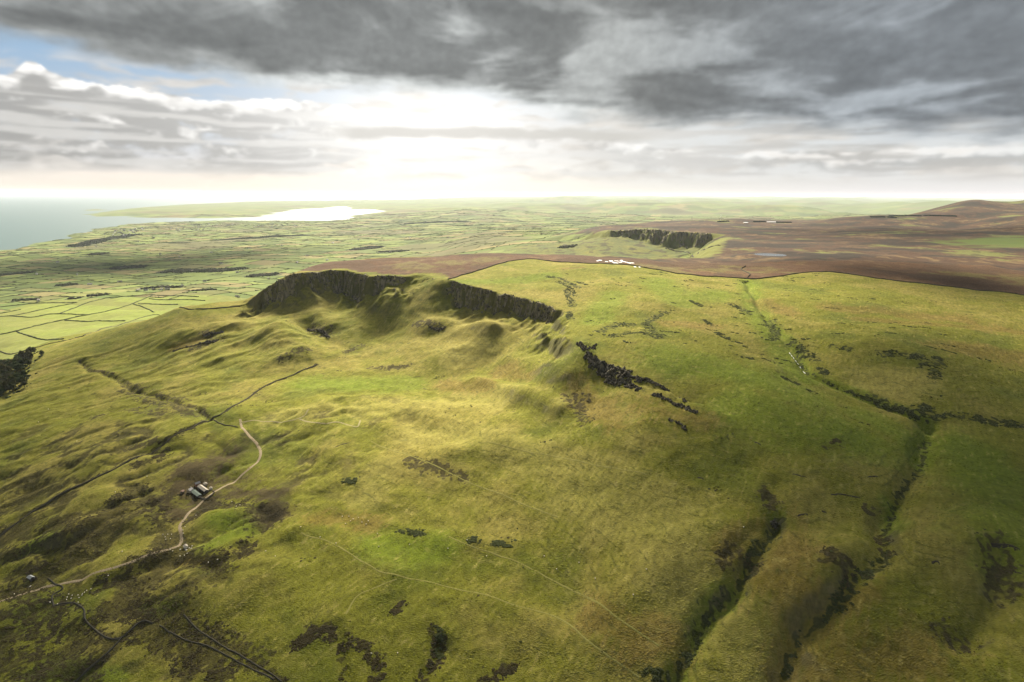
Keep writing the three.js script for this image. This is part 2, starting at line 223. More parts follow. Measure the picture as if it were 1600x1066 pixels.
const LANDFORMS = [[[[-752,-1217.5],[-703.5,-1229],[-652.5,-1242.5],[-607.5,-1244.5]],34,13.02],[[[-507,-1182.5],[-484,-1248.5],[-448.5,-1270],[-410,-1247.5]],36,14.76],[[[-182.5,-1185],[-149,-1190.5],[-127.5,-1178]],24,8],[[[-70.5,-1125],[-37.5,-1095]],18,11.71],[[[-104,-1135.5]],22,7.81],[[[-199.5,-1079],[-120.5,-1042.5]],45,7.81],[[[0,-997.5],[51,-875.5],[76.5,-819]],24,7.81],[[[-60,-941.5],[0.5,-855.5],[29,-807.5],[65,-757]],17,10.41],[[[-160,-849],[-76,-809.5],[-16.5,-729]],40,7.81],[[[-83,-694],[-7.5,-691],[49.5,-675.5]],26,7.81],[[[-588.5,-617.5],[-521.5,-590]],34,6.94],[[[-484,-611.5],[-445,-611]],34,6.08],[[[-399.5,-549.5],[-438.5,-538.5]],26,4.34],[[[-316,-491.5],[-290,-505],[-239,-491.5]],38,7.81],[[[-350,-599.5],[-307.5,-614]],26,5.21],[[[-535,-670.5],[-495,-714]],28,5.21],[[[-234.5,-569.5],[-192.5,-549],[-146,-514],[-112,-491]],24,6.08],[[[-120.5,-535],[-66.5,-536],[-5.5,-531.5]],40,4.34],[[[-603,-1109.5],[-490,-1055],[-421,-1109]],30,6.08],[[[-685.5,-1029],[-550.5,-1002]],30,5.21],[[[-746,-840],[-661,-868.5]],30,4.34],[[[-680,-732.5],[-604.5,-758]],26,4.34],[[[406.5,-439],[369.5,-431.5],[326.5,-421],[285.5,-407]],34,12.15],[[[155,-469.5],[198,-476.5],[235.5,-497.5]],32,6.08],[[[102.5,-653.5],[144.5,-633.5],[199,-642.5]],30,5.21],[[[221,-639.5],[250,-594]],24,4.34],[[[275.5,-433],[243.5,-399.5]],26,6.08],[[[-105.5,-457.5],[-21.5,-443.5],[45.5,-418]],38,5.21],[[[-161.5,-446.5],[-145,-472]],26,5.21],[[[511.5,-840.5],[558.5,-810]],60,6.94],[[[542,-1331.5],[446.5,-968.5],[440,-858],[419,-779.5],[435.5,-744],[467,-694.5],[489,-660],[495.5,-641]],8.8,-5.74],[[[495.5,-641],[466,-599],[421,-542],[373,-500.5],[335.5,-457.5],[312.5,-420.5],[279,-405],[256.5,-385.5],[232.5,-374.5],[220,-372],[201,-348]],13.6,-10.31],[[[247,-475.5],[224.5,-454.5],[203.5,-434],[192.5,-418],[165,-406],[150,-389.5],[137,-370.5],[123,-352]],10.2,-8.03],[[[385.5,-401],[369,-376],[353.5,-363],[323,-346]],15,-9.18],[[[226.5,-474.5],[193,-452.5]],6.8,-3.44],[[[264.5,-518.5],[250.5,-499],[247,-475.5]],10.9,-4.6],[[[-938.5,-1201],[-869,-1132],[-783,-1079.5],[-699,-1001.5],[-638.5,-970.5],[-569.5,-920],[-510,-884],[-475,-846]],6.1,-4.6],[[[-626,-623.5],[-606.5,-662],[-569,-694.5],[-531,-731.5],[-503.5,-777.5],[-471,-844.5]],3.4,-1.85],[[[-306,-619.5],[-280,-593.5],[-282,-555.5],[-291.5,-545.5]],9.5,-4.6],[[[-309,-516],[-369,-538.5],[-402,-525],[-429.5,-515]],10.9,-4.02],[[[-493,-643.5],[-472,-674.5]],6.8,-3.44],[[[-579.5,-570.5],[-508.5,-576],[-478.5,-621],[-446.5,-646]],8.2,-4.6],[[[-155.5,-425.5],[-144,-397],[-130.5,-376]],6.8,-3.44],[[[-58,-408.5],[-65.5,-383.5]],8.2,-4.6],[[[4740,-5180],[4900,-5250]],190,115]];
const LINES = {
  track: [[-553,-507],[-525,-507],[-499,-524.5],[-452,-527.5],[-410,-538.5],[-382.5,-551],[-369.5,-564],[-375,-579.5],[-387.5,-599],[-392,-620],[-391.5,-647.5],[-383.5,-665],[-375.5,-682.5],[-364,-703],[-354,-721.5],[-353,-744.5],[-369.5,-774],[-392,-796.5],[-411,-817.5],[-422.5,-837.5]],
  branch: [[-417.5,-830],[-397.5,-837],[-363,-826.5],[-332.5,-825],[-320.5,-833],[-318,-846.5]],
  branch2: [[-325,-825.5],[-298.5,-810.5],[-276,-802],[-257.5,-803],[-237.5,-792.5],[-227.5,-790.5],[-228,-812]],
  moor_wall: [[-147,-1307.5],[-108.5,-1382],[-65.5,-1452],[-1.5,-1538],[42,-1570],[84,-1539],[132.5,-1506],[196,-1482.5],[263.5,-1492],[322,-1455.5],[360.5,-1415.5],[397.5,-1376.5],[451.5,-1353.5],[517.5,-1368],[559.5,-1358.5],[607,-1363],[699.5,-1399.5],[768.5,-1413],[816,-1385],[872,-1304],[924.5,-1274],[980,-1252],[1043.5,-1225.5],[1072.5,-1180]],
  cross_wall: [[564,-1377.5],[583.5,-1411.5],[594,-1475],[606.5,-1528],[630.5,-1561]],
  valley_wall: [[-635,-606],[-627,-625],[-618,-645],[-608.5,-664.5],[-570.5,-696],[-533,-734],[-505,-780],[-484,-812],[-474,-849.5],[-460,-853],[-449.5,-886.5],[-443.5,-946],[-429,-994],[-398,-1038],[-378,-1069.5]],
  fork_wall: [[-473.5,-848.5],[-441,-824],[-416.5,-817]],
  burn_wall: [[-462,-497],[-456,-499.5],[-440.5,-497],[-420,-483.5],[-411.5,-472.5],[-396.5,-461.5],[-367,-444],[-358,-446],[-347.5,-460],[-335,-457.5]],
  low_wall: [[-358,-446],[-360,-435],[-362.5,-426.5],[-369,-416.5],[-376,-405.5]],
  twin_wall: [[-326.5,-453.5],[-295,-437],[-262,-423],[-228.5,-403.5],[-190.5,-382.5]],
  twin_wall2: [[-307,-460.5],[-289,-446.5],[-258.5,-427],[-223.5,-406],[-183.5,-380.5]],
  spur_wall: [[-499.5,-538.5],[-485.5,-529],[-468.5,-519],[-472.5,-510.5],[-461.5,-497]],
  ridge_wall: [[-1546,-1675.5],[-1444.5,-1606],[-1383.5,-1594.5],[-1298,-1610.5],[-1158.5,-1504.5],[-1284.5,-1746],[-1324.5,-1902],[-1339.5,-2122.5],[-779,-1375.5],[-718,-1372.5],[-672,-1397.5]],
  bowl_line: [[-196.5,-747],[-134.5,-700.5],[-79,-656],[-29.5,-619.5],[1,-595],[49.5,-553]],
  plateau_path: [[-419.5,-842],[-397.5,-942],[-375.5,-1007.5],[-356.5,-1102.5]],
  ha: [[-1741.5,-1901],[-1704,-1931],[-1686.5,-2041.5],[-1651,-2143.5],[-1630,-2172.5],[-1605,-2244],[-1605.5,-2392],[-1621,-2472.5],[-1654,-2624]],
  hb: [[-1703,-1924],[-1533,-1788],[-1328,-1651.5]],
  hc: [[-2006.5,-2207.5],[-1969,-2214],[-1854.5,-2172.5],[-1819.5,-2223.5],[-1758,-2222.5],[-1630,-2172.5]],
  hd: [[-1658,-2084.5],[-1530.5,-2040],[-1360,-1975]],
  he: [[-1599,-2390.5],[-1486,-2284],[-1375.5,-2166]],
  hf: [[-1792,-2237.5],[-1836,-2444],[-1830,-2556.5]],
  hg: [[-1964.5,-2214.5],[-1937.5,-2360.5],[-1889,-2460]],
  hh: [[-2067,-2277],[-2035.5,-2339.5]],
  hj: [[-1660,-2624],[-1484.5,-2539.5],[-1377,-2494.5]],
  hk: [[-1608.5,-2516],[-1484,-2450],[-1310.5,-2420]],
  hl: [[-1575.5,-2388],[-1458,-2345.5],[-1378.5,-2337]],
  hm: [[-2173,-2400.5],[-2068.5,-2474.5],[-1889,-2460]],
  hn: [[-1830,-2556.5],[-1754.5,-2596],[-1654,-2624]],
  ho: [[-1484.5,-2539.5],[-1488,-2451.5]],
  path_a: [[-231.5,-563],[-189.5,-541],[-146.5,-505],[-123.5,-489],[-65.5,-474],[-22.5,-459.5],[1.5,-445],[40.5,-428.5],[68.5,-390],[99,-361.5]],
  path_b: [[-67,-542.5],[-38.5,-525.5],[-5,-507.5],[32,-481],[65,-449],[87.5,-412.5],[117.5,-381]],
  path_c: [[-109.5,-479.5],[-142,-462.5],[-147.5,-439.5]],
  path_d: [[-33,-701],[17,-672],[63,-641.5],[109,-595],[145,-563]],
  snowstreak: [[430.5,-867],[428,-841.5],[426.5,-819.5],[424.5,-798.5]],
  streamA: [[545,-1339.5],[453,-983],[443,-864.5],[425,-791],[440,-752],[470,-699.5],[492,-664.5],[501.5,-649],[479,-615.5],[434.5,-559.5],[380.5,-510.5],[340,-463.5],[310.5,-418],[277,-401.5],[258,-387.5],[235.5,-379],[223,-377.5],[206,-357]],
  streamB: [[250,-481],[227,-459],[206,-439.5],[195.5,-424],[167,-411],[152.5,-395.5],[139.5,-377.5],[125.5,-360]],
  streamC: [[-941.5,-1204],[-874,-1139],[-787,-1085],[-702,-1006],[-642.5,-977],[-575,-929.5],[-512,-887.5],[-479,-853]],
  farfence: [[850,-3228.5],[932,-3083],[815.5,-2474.5],[848,-2379.5]]
};
const PATCHES = {
  scrub: [[[[149,-932],[182.5,-973.5],[202.5,-962.5]],9],[[[213,-911],[233.5,-886.5],[231,-968.5],[256.5,-1006.5],[281,-1035.5]],7],[[[160,-902],[193.5,-916],[213,-911]],6],[[[102.5,-1286.5],[123,-1225.5],[127,-1156.5]],5],[[[114.5,-1207.5],[116.5,-1089.5]],6],[[[104.5,-1053.5],[106,-1016.5]],5],[[[468.5,-709],[477,-690.5],[484.5,-677.5]],8],[[[496,-671],[504.5,-660],[518,-651.5],[540,-645.5]],7],[[[484.5,-677.5],[501,-655]],5],[[[554,-639],[588.5,-617.5]],7],[[[502.5,-669],[513.5,-671.5]],6],[[[462.5,-1018],[447,-951],[422.5,-905]],7],[[[450,-874.5],[449.5,-844],[452,-823]],6],[[[447,-903.5],[449,-885]],6],[[[446,-796],[443,-777]],5],[[[425.5,-1111],[438.5,-1095.5],[441.5,-1054.5]],7],[[[486,-847],[500,-820.5]],5],[[[341.5,-1002.5],[347,-967.5]],4],[[[338,-925],[349,-896]],4],[[[350.5,-1113],[360.5,-1083.5]],4],[[[333.5,-826],[355.5,-820]],4],[[[374,-755],[383,-736.5]],4],[[[389,-715],[395,-713.5]],4],[[[80.5,-1331.5],[115.5,-1305],[141.5,-1209.5]],5],[[[142,-1278.5],[158,-1233]],4],[[[530.5,-793.5],[570.5,-772.5]],7],[[[555.5,-748.5],[597,-772],[557,-725]],6],[[[-121.5,-561],[-95.5,-552]],4],[[[-40.5,-536],[-35.5,-530.5]],4],[[[-210,-663.5],[-198.5,-658.5]],4],[[[-15.5,-528],[1.5,-525]],3],[[[-60.5,-405.5],[-57.5,-403.5]],2.5],[[[-67,-421],[-60,-417.5]],3],[[[99,-363],[126,-362]],4]],
  heath: [[[[-177,-423.5],[-162,-430],[-152.5,-416.5]],4],[[[-130,-414],[-108,-389.5],[-104,-375]],4],[[[-142.5,-420],[-136,-378]],3.5],[[[-70.5,-421],[-58.5,-410.5],[-61.5,-393],[-69.5,-375.5]],4],[[[-105,-440],[-98,-451]],3],[[[-184.5,-412.5],[-166,-425]],3.5],[[[1.5,-388],[-19,-377.5]],4],[[[-484,-459],[-473,-476],[-470.5,-488.5]],16],[[[-446.5,-428.5],[-440,-449.5],[-434.5,-466]],10],[[[-452.5,-465],[-423.5,-469.5],[-397.5,-459]],9],[[[-503,-482],[-474.5,-493.5],[-449.5,-486]],11],[[[-461.5,-431.5],[-406.5,-409],[-386.5,-419.5]],10],[[[-397.5,-450.5],[-364,-437],[-351.5,-445.5]],7],[[[-443,-438.5],[-390,-417],[-353,-403.5]],8],[[[-397.5,-478.5],[-361.5,-481.5],[-314.5,-479.5]],9],[[[-372,-477.5],[-338,-463.5]],7],[[[-350,-452.5],[-312,-439],[-282.5,-428],[-263,-413]],10],[[[-285.5,-422.5],[-270,-399.5]],7],[[[-260.5,-418.5],[-238,-390.5]],9],[[[-334.5,-463],[-291,-444.5],[-251,-423],[-213.5,-402]],9],[[[-565,-622],[-511.5,-594],[-491.5,-606.5],[-485,-631.5]],10],[[[-495.5,-579],[-477.5,-597],[-449,-625.5],[-436.5,-656.5]],11],[[[-586,-578.5],[-538.5,-576.5],[-503.5,-580]],9],[[[-545,-547],[-493,-554.5],[-464,-564.5]],7],[[[-463.5,-660.5],[-437.5,-630.5],[-416.5,-609]],9],[[[-494,-645.5],[-488.5,-662],[-487,-679]],9],[[[-517.5,-724],[-491.5,-740],[-494,-762]],6],[[[-378,-549.5],[-341,-539.5],[-302,-523.5],[-291,-509]],9],[[[-309.5,-618.5],[-285.5,-607],[-284,-588.5]],13],[[[-380,-612.5],[-362,-638],[-316,-625]],7],[[[-286.5,-549],[-288.5,-534.5]],8],[[[-535.5,-526.5],[-485,-507]],8],[[[-523.5,-542.5],[-524,-557.5]],6],[[[-410,-538.5],[-385.5,-544],[-380,-565.5]],8],[[[-429,-513.5],[-412,-524],[-361,-503]],7]],
  peat: [[[[-702,-1006],[-629,-953.5],[-572.5,-935]],17],[[[-814,-1101],[-756.5,-1062],[-703.5,-1008.5]],7],[[[-639.5,-953],[-554,-903],[-511,-862]],12],[[[-689,-894],[-651.5,-918],[-574.5,-882]],12],[[[-558,-773],[-523,-779]],8],[[[-252.5,-1038],[-209,-1030.5],[-195,-1038.5]],7],[[[-339.5,-1134],[-315,-1167]],10],[[[78,-776.5],[92.5,-740.5],[96.5,-701.5]],8],[[[87,-776],[107,-755]],7],[[[251,-517],[250.5,-499]],7],[[[330,-483],[345.5,-488.5]],5],[[[268,-420],[273,-415.5]],9],[[[-437.5,-1235.5],[-403.5,-1216.5]],14],[[[-273.5,-1047.5],[-225.5,-1024]],5],[[[-444.5,-1068],[-408,-1108]],8],[[[331,-455],[316.5,-426]],5],[[[394,-413.5],[386.5,-394],[375.5,-381.5]],9],[[[383,-392.5],[392,-383.5]],8],[[[319.5,-356],[327.5,-353]],9],[[[272.5,-403],[286.5,-405.5]],5],[[[184.5,-443.5],[203.5,-459]],7],[[[205,-437],[216.5,-445.5]],6],[[[333.5,-565],[354,-578]],4],[[[-665.5,-1212.5],[-617,-1182.5],[-667,-1158.5]],10],[[[-204.5,-1198],[-146.5,-1166]],9],[[[-132.5,-687.5],[-87.5,-660.5],[-62,-646]],9]],
  wood: [[[[-2746,-3992],[-2602.5,-4026]],60],[[[-2210,-3692],[-1972.5,-3687.5],[-1752.5,-3667.5]],70],[[[-3657.5,-5061],[-3590,-5053]],60],[[[-3557.5,-6114.5],[-3438.5,-6119]],60],[[[-2414.5,-3054.5],[-2371.5,-3075]],35],[[[-1837,-2846],[-1735,-2875]],30],[[[-1515.5,-3350.5],[-1402.5,-3377.5]],50],[[[-1323.5,-4984.5],[-1243.5,-5230.5]],90],[[[295.5,-3391.5],[343,-3420]],40],[[[-1012,-4566.5],[-897,-4704]],60],[[[-2001,-2572.5],[-1973.5,-2582]],20],[[[-1945,-2637.5],[-1906,-2645.5]],22],[[[-1709,-2846.5],[-1662,-2849]],24],[[[-4526.5,-6034],[-4701,-6678],[-5049.5,-7796.5]],120],[[[-2911.5,-6968],[-2555,-7262.5]],110],[[[-1693.5,-9641],[-910,-10302.5]],200],[[[-3166,-3545],[-3171,-3741]],60],[[[-2236,-2540],[-2144,-2569]],16],[[[-1509.5,-2686.5],[-1421.5,-2692.5]],25],[[[-3279.5,-6622],[-3004.5,-6829]],120]],
  plantation: [[[[2729.5,-4489.5],[2825.5,-4479.5]],26],[[[2841.5,-4457.5],[2893.5,-4449]],30],[[[2898,-4533.5],[3029,-4553]],26],[[[3083.5,-4620.5],[3113.5,-4489.5]],26],[[[3133.5,-4498],[3257.5,-4338.5]],30],[[[1581.5,-4527],[1674.5,-4567.5]],30],[[[1884.5,-4593.5],[2024,-4709]],26],[[[2124,-4748],[2296.5,-4850.5]],26]],
  crags: [[[[106,-880],[115.5,-849],[132,-871.5]],4],[[[112.5,-839],[132,-813.5],[151.5,-789.5],[166.5,-772.5]],8],[[[118.5,-819.5],[142.5,-789],[168.5,-759],[180.5,-753.5]],7],[[[135.5,-782.5],[155,-757],[173,-725.5]],5],[[[183,-753],[205.5,-731],[217,-676.5]],5],[[[182.5,-705.5],[206.5,-672],[223,-648.5]],4],[[[186.5,-639.5],[197,-631],[202,-621]],3],[[[-453,-1240.5],[-411.5,-1220.5],[-391.5,-1199.5]],5],[[[-716,-1172.5],[-674.5,-1172.5],[-622.5,-1179.5]],5],[[[-664,-1208.5],[-625,-1215]],4],[[[-173.5,-1170],[-139.5,-1162.5]],4],[[[308.5,-503.5],[322.5,-503.5],[336.5,-500]],2],[[[391,-415],[402,-411],[408,-407]],2.5],[[[338.5,-406],[344,-404.5]],2],[[[266,-480],[277,-482]],2],[[[245,-484],[252.5,-480.5]],3],[[[-156,-942.5],[-139,-930.5],[-124,-933.5]],2],[[[-245.5,-730.5],[-227,-744.5]],2],[[[289.5,-485.5],[295.5,-483]],1.5],[[[196.5,-553.5],[202.5,-550]],1.5],[[[266,-585.5],[271.5,-578.5]],1.5],[[[283,-529.5],[295.5,-523.5]],1.5],[[[357,-527],[370.5,-529.5]],1.5]],
  mud: [[[[-408.5,-680.5],[-395.5,-671.5]],55],[[[-434.5,-717],[-410,-737.5]],32],[[[-351.5,-667],[-301.5,-646]],26],[[[-445,-657],[-404.5,-628.5]],22],[[[-291,-621],[-276,-602]],18]],
  bracken: [[[[218,-451],[236,-468],[237.5,-446]],26],[[[214,-427],[229.5,-402],[233.5,-423.5]],24],[[[267.5,-388],[286,-388]],16],[[[193,-461.5],[207.5,-471.5]],14],[[[115.5,-394],[133,-381]],18],[[[74.5,-415.5],[99,-389]],20],[[[221,-378],[249,-350.5],[283.5,-341.5]],34],[[[-719,-1178.5],[-659,-1197.5]],14],[[[-224.5,-584],[-189.5,-590],[-157,-576.5]],16],[[[-122,-950.5],[-42,-902.5]],22],[[[-22,-962.5],[31,-872.5]],20],[[[600,-1063.5],[695,-1024],[788.5,-993]],34],[[[498.5,-1136],[516.5,-1037.5]],24],[[[264.5,-970.5],[340.5,-965.5]],22],[[[608.5,-975],[846.5,-927.5]],26],[[[-347.5,-538],[-313.5,-526]],7],[[[647.5,-830],[737,-798.5]],36],[[[123.5,-1402],[171.5,-1413.5]],9],[[[93,-792.5],[128,-670.5]],22],[[[161,-678],[224,-627]],22]],
  lush: [[[[325.5,-1270.5],[324,-1109],[425.5,-1185.5]],40],[[[551,-1335.5],[453,-1053.5],[420.5,-882.5],[411.5,-767]],22],[[[207,-1156],[148,-1003.5]],30],[[[223.5,-805.5],[310.5,-763],[361,-682.5]],46],[[[275.5,-667],[320.5,-596.5],[387,-598.5]],40],[[[427.5,-655],[448.5,-603],[448,-577.5]],26],[[[478,-624.5],[448,-577.5]],10],[[[88.5,-1341.5],[-30,-1300],[-116,-1287.5]],26],[[[492,-584],[450.5,-480.5],[409,-410.5]],36],[[[-341.5,-598.5],[-300.5,-573.5],[-328,-556]],16],[[[-537.5,-587],[-552,-585]],14],[[[-367.5,-983.5],[-270,-964],[-179,-959]],36],[[[-416.5,-420],[-380,-410]],14],[[[-355.5,-407.5],[-332.5,-407]],12],[[[-352,-476.5],[-324,-472.5]],10],[[[-134,-537.5],[-78,-523.5]],26],[[[363,-496.5],[340.5,-452.5]],9]],
  pale: [[[[-239,-843.5],[-101,-862],[-19.5,-848]],40],[[[-145,-761.5],[-70.5,-743],[47.5,-644],[114.5,-582]],30],[[[-16,-696],[48,-649.5]],14],[[[73,-589.5],[120.5,-536.5],[160.5,-491.5]],46],[[[139.5,-454],[151,-411]],34],[[[-173,-681.5],[-175.5,-623.5]],22],[[[53.5,-741],[93,-792.5]],14],[[[168,-397.5],[191.5,-379]],36],[[[112,-726.5],[151,-668.5]],16],[[[490,-751.5],[528,-717.5]],30],[[[-370,-844.5],[-280.5,-849.5]],26],[[[-119,-1030],[-48,-1049]],26]]
};
const PLACES = {
  farm: [-407.5,-679],
  shed: [-417,-676],
  ruin: [-360,-561],
  hut: [-519,-539.5],
  snow: [[228.5,-1550.5],[240,-1580.5],[253,-1552.5],[268,-1570],[271,-1546],[285.5,-1578.5],[288,-1546],[300.5,-1566.5],[306,-1549],[310.5,-1538.5],[320,-1542],[272.5,-1524.5],[308,-1451],[322,-1455.5],[300.5,-1595]],
  sheep: [[-455,-509.5],[-454.5,-506.5],[-449.5,-507],[-442.5,-506],[-439,-502.5],[-438.5,-507],[-437.5,-508.5],[-436.5,-510.5],[-433.5,-512.5],[-435.5,-496.5],[-453,-503.5],[-438,-505.5],[-448,-503.5],[-459,-499],[-469,-502],[-370.5,-554],[-373.5,-555],[-350,-555],[-351.5,-543.5],[-358,-546],[-349,-544.5],[-393.5,-579.5],[-393.5,-584.5],[-388.5,-583.5],[-385.5,-576],[-400.5,-587],[-390,-574.5],[-329.5,-628.5],[-332.5,-625],[-346,-641.5],[-377,-587],[-377.5,-592.5],[-380,-620.5],[-374,-582],[-186.5,-592],[-180,-586],[-174.5,-588.5],[-168.5,-580],[-163,-577],[-182,-582.5],[-194.5,-593.5],[-162,-582.5],[-186.5,-578],[-146,-558.5],[-234,-570],[-207,-552.5],[-186,-540.5],[-518,-885],[-516,-886.5],[-317,-527],[-307,-527.5],[-259.5,-535.5],[-245,-525],[-423.5,-525.5],[-430.5,-560],[-512,-529],[-518,-516.5],[-512,-530],[-107,-536.5],[-138.5,-532],[-65,-524],[-46,-535],[-24.5,-512],[216,-475.5],[-115.5,-400],[-93.5,-399.5],[44.5,-485.5],[66,-486.5],[121,-447],[33.5,-505],[78,-460],[105.5,-425.5],[-797,-905],[-662.5,-812],[-813.5,-949],[-506.5,-665.5],[-487.5,-701.5],[-882,-1070]],
  barn: [[-410,-682],[-393,-668],[-390.5,-671.5]],
  greenshed: [[-411.5,-678],[-393.5,-663]],
  houses: [[-2971.5,-3583],[-2187,-3186.5],[-1681.5,-3514],[-1449.5,-3881.5],[-4164,-6474.5],[-1237,-2559],[-1813,-2763.5],[-1773.5,-2759.5],[-1747.5,-2778.5],[-1708.5,-2775.5],[-1686,-2790.5],[-1673,-2896.5],[-1280,-3989],[-1134,-4168.5],[-2116.5,-2534.5],[-2280.5,-3083],[-1687.5,-3140.5],[-1372.5,-3229],[-2045,-3669],[-2000.5,-3956.5],[-2725,-3590],[-3412.5,-4328.5],[-3033,-4981.5],[-2671,-4635],[-1585,-4469],[-948.5,-4502],[-1085.5,-6147.5],[-1610.5,-6087],[-616.5,-5567],[-2563,-4929],[-2347.5,-5184],[-2163,-5444.5],[-1806.5,-5849],[-4355,-7073],[-4276,-5963.5]],
  town: [[-5303.5,-7742.5],[-5183.5,-7621],[-5090.5,-7538.5],[-5346.5,-7985],[-5198,-7820],[-5590.5,-8483.5],[-5465.5,-8356],[-5291.5,-8150],[-5618.5,-8730],[-5491,-8597],[-5758,-9096],[-5587,-8894],[-5792,-8522],[-5566.5,-8251],[-5643.5,-8437],[-5730.5,-8642],[-5838.5,-8882],[-5580.5,-8554.5],[-5658,-8750.5],[-5780.5,-9020.5],[-5897,-9285.5],[-5577.5,-8853],[-5293.5,-9085],[-5190,-9006.5],[-5098,-8946.5],[-4845.5,-8599.5],[-5067.5,-9107],[-4956,-9010.5],[-4770,-8775],[-4640,-8637.5],[-4824,-9098.5],[-4536,-10262],[-4168,-9588.5],[-4165.5,-9756.5],[-4136,-9866.5],[-4257.5,-10348],[-3797.5,-9397],[-3830,-9663],[-3835.5,-9870.5],[-3916.5,-10283],[-3519,-9421.5],[-3481.5,-9518.5],[-5568,-10181.5],[-5337.5,-9914],[-5327,-10060],[-5322,-10222.5],[-5064,-9888],[-5079,-10092],[-5047,-10208],[-4741.5,-9757.5],[-4717,-9887.5],[-4700,-10037.5]],
  barns: [[2066.5,-4699.5],[1763,-4448.5]],
  turbine: [1641.5,-4643.5],
  pond: [886.5,-1991.5],
  trees: [[-1336.5,-1443.5],[-1195,-1304],[-1191.5,-1318.5],[-1106.5,-1234.5],[-1133,-1222.5],[-1075,-1177],[-1031,-1142.5],[-1299,-1473.5],[-1033.5,-1119.5],[-1029.5,-1100.5],[-990,-1081.5],[-1121,-1280.5],[-1300.5,-1458]]
};
for (const [l, w, h] of LANDFORMS) addShape(l, w, h);
// ---------- shared helpers ----------
for (const k of ['scrub', 'heath', 'peat', 'mud', 'bracken', 'lush', 'pale']) PATCHES[k].forEach((p) => { if (p[0].length === 1) p[0].push([p[0][0][0] + 1, p[0][0][1]]); });
const used = new Map();
const numbered = (n) => { const k = used.get(n) ?? 0; used.set(n, k + 1); return k ? n + '_' + String(k).padStart(3, '0') : n; };
const shade = (o) => o.traverse((m) => { m.castShadow = m.receiveShadow = true; });
function structure(o, name) { o.name = numbered(name); o.userData.kind = 'structure'; shade(o); scene.add(o); return o; }
function thing(o, name, label, category, group) { o.name = numbered(name); Object.assign(o.userData, { label, category }); if (group) o.userData.group = group; shade(o); scene.add(o); return o; }
function stuff(o, name, label, category) { o.name = numbered(name); Object.assign(o.userData, { kind: 'stuff', label, category }); shade(o); scene.add(o); return o; }
const part = (parent, name, g, m) => { const o = new THREE.Mesh(g, m); o.name = name; parent.add(o); return o; };
const rgb = (r, g, b) => new THREE.Color().setRGB(r, g, b);
const std = (r, g, b, rough = 1, more = {}) => new THREE.MeshStandardMaterial({ color: rgb(r, g, b), roughness: rough, ...more });
const toByte = (x) => { x = clamp(x); return Math.round(255 * (x <= 0.0031308 ? x * 12.92 : 1.055 * Math.pow(x, 1 / 2.4) - 0.055)); };
const BYTE = new Uint8Array(4097); for (let i = 0; i < 4097; i++) BYTE[i] = toByte((i / 4096) ** 2);
const byte = (x) => BYTE[Math.min(4096, Math.max(0, Math.sqrt(Math.max(0, x)) * 4096 | 0))];

// ---------- ground heights ----------
const AX0 = -1400, AX1 = 1400, AZ0 = -1700, AZ1 = -220, ANX = 863, ANZ = 457;
const ax = (i) => AX0 + (AX1 - AX0) * i / (ANX - 1), az = (j) => AZ0 + (AZ1 - AZ0) * j / (ANZ - 1);
const AH = new Float32Array(ANX * ANZ), AD = new Float32Array(ANX * ANZ), ASL = new Float32Array(ANX * ANZ);
for (let j = 0; j < ANZ; j++) for (let i = 0; i < ANX; i++) { const o = j * ANX + i; AH[o] = landHeight(ax(i), az(j)); AD[o] = plateauAt(ax(i), az(j))[0]; }
for (let j = 1; j < ANZ - 1; j++) for (let i = 1; i < ANX - 1; i++) { const o = j * ANX + i; ASL[o] = Math.hypot(AH[o + 1] - AH[o - 1], AH[o + ANX] - AH[o - ANX]) / 6.49; }
const bil = (grid, x, z) => { const gx = clamp((x - AX0) / (AX1 - AX0) * (ANX - 1), 0, ANX - 1.001), gz = clamp((z - AZ0) / (AZ1 - AZ0) * (ANZ - 1), 0, ANZ - 1.001), i = Math.floor(gx), j = Math.floor(gz), u = gx - i, v = gz - j, o = j * ANX + i; return (grid[o] * (1 - u) + grid[o + 1] * u) * (1 - v) + (grid[o + ANX] * (1 - u) + grid[o + ANX + 1] * u) * v; };
const inNear = (x, z) => x > AX0 && x < AX1 && z > AZ0 && z < AZ1;
const ground = (x, z) => inNear(x, z) ? bil(AH, x, z) : landHeight(x, z);

// ---------- what grows where: masks of plants and soil over the near ground ----------
const MASK = {};
PATCHES.scrub.push([LINES.streamB.slice(0, 5), 5], [LINES.streamB.slice(4), 3.2], [LINES.streamA.slice(2, 8), 1.8], [LINES.streamA.slice(8), 2.4], [LINES.streamA.slice(12, 15), 5]); PATCHES.peat.push([LINES.streamC, 3.4]); PATCHES.heath.forEach((p) => { p[1] *= 1.25; }); PATCHES.heath.push([LINES.valley_wall.slice(0, 9), 5], [LINES.twin_wall2, 4], [LINES.low_wall, 3.5], [LINES.burn_wall, 2.6], [LINES.valley_wall.slice(8), 2.4]); PATCHES.lush.push([LINES.streamA.slice(0, 10), 9], [LINES.streamB, 9]);
for (const kind of ['scrub', 'heath', 'peat', 'mud', 'bracken', 'lush', 'pale']) {
  const grid = MASK[kind] = new Float32Array(ANX * ANZ);
  for (const [line, w] of PATCHES[kind]) {
    const m = w * 1.8, xs = line.map((p) => p[0]), zs = line.map((p) => p[1]);
    const i0 = Math.max(0, Math.floor((Math.min(...xs) - m - AX0) / 3.25)), i1 = Math.min(ANX - 1, Math.ceil((Math.max(...xs) + m - AX0) / 3.25)), j0 = Math.max(0, Math.floor((Math.min(...zs) - m - AZ0) / 3.25)), j1 = Math.min(ANZ - 1, Math.ceil((Math.max(...zs) + m - AZ0) / 3.25));
    for (let j = j0; j <= j1; j++) for (let i = i0; i <= i1; i++) { const q = lineDist(line, ax(i), az(j))[0] / w, o = j * ANX + i; if (q < 1.8) grid[o] = Math.max(grid[o], 1 - q / 1.8); }
  }
}
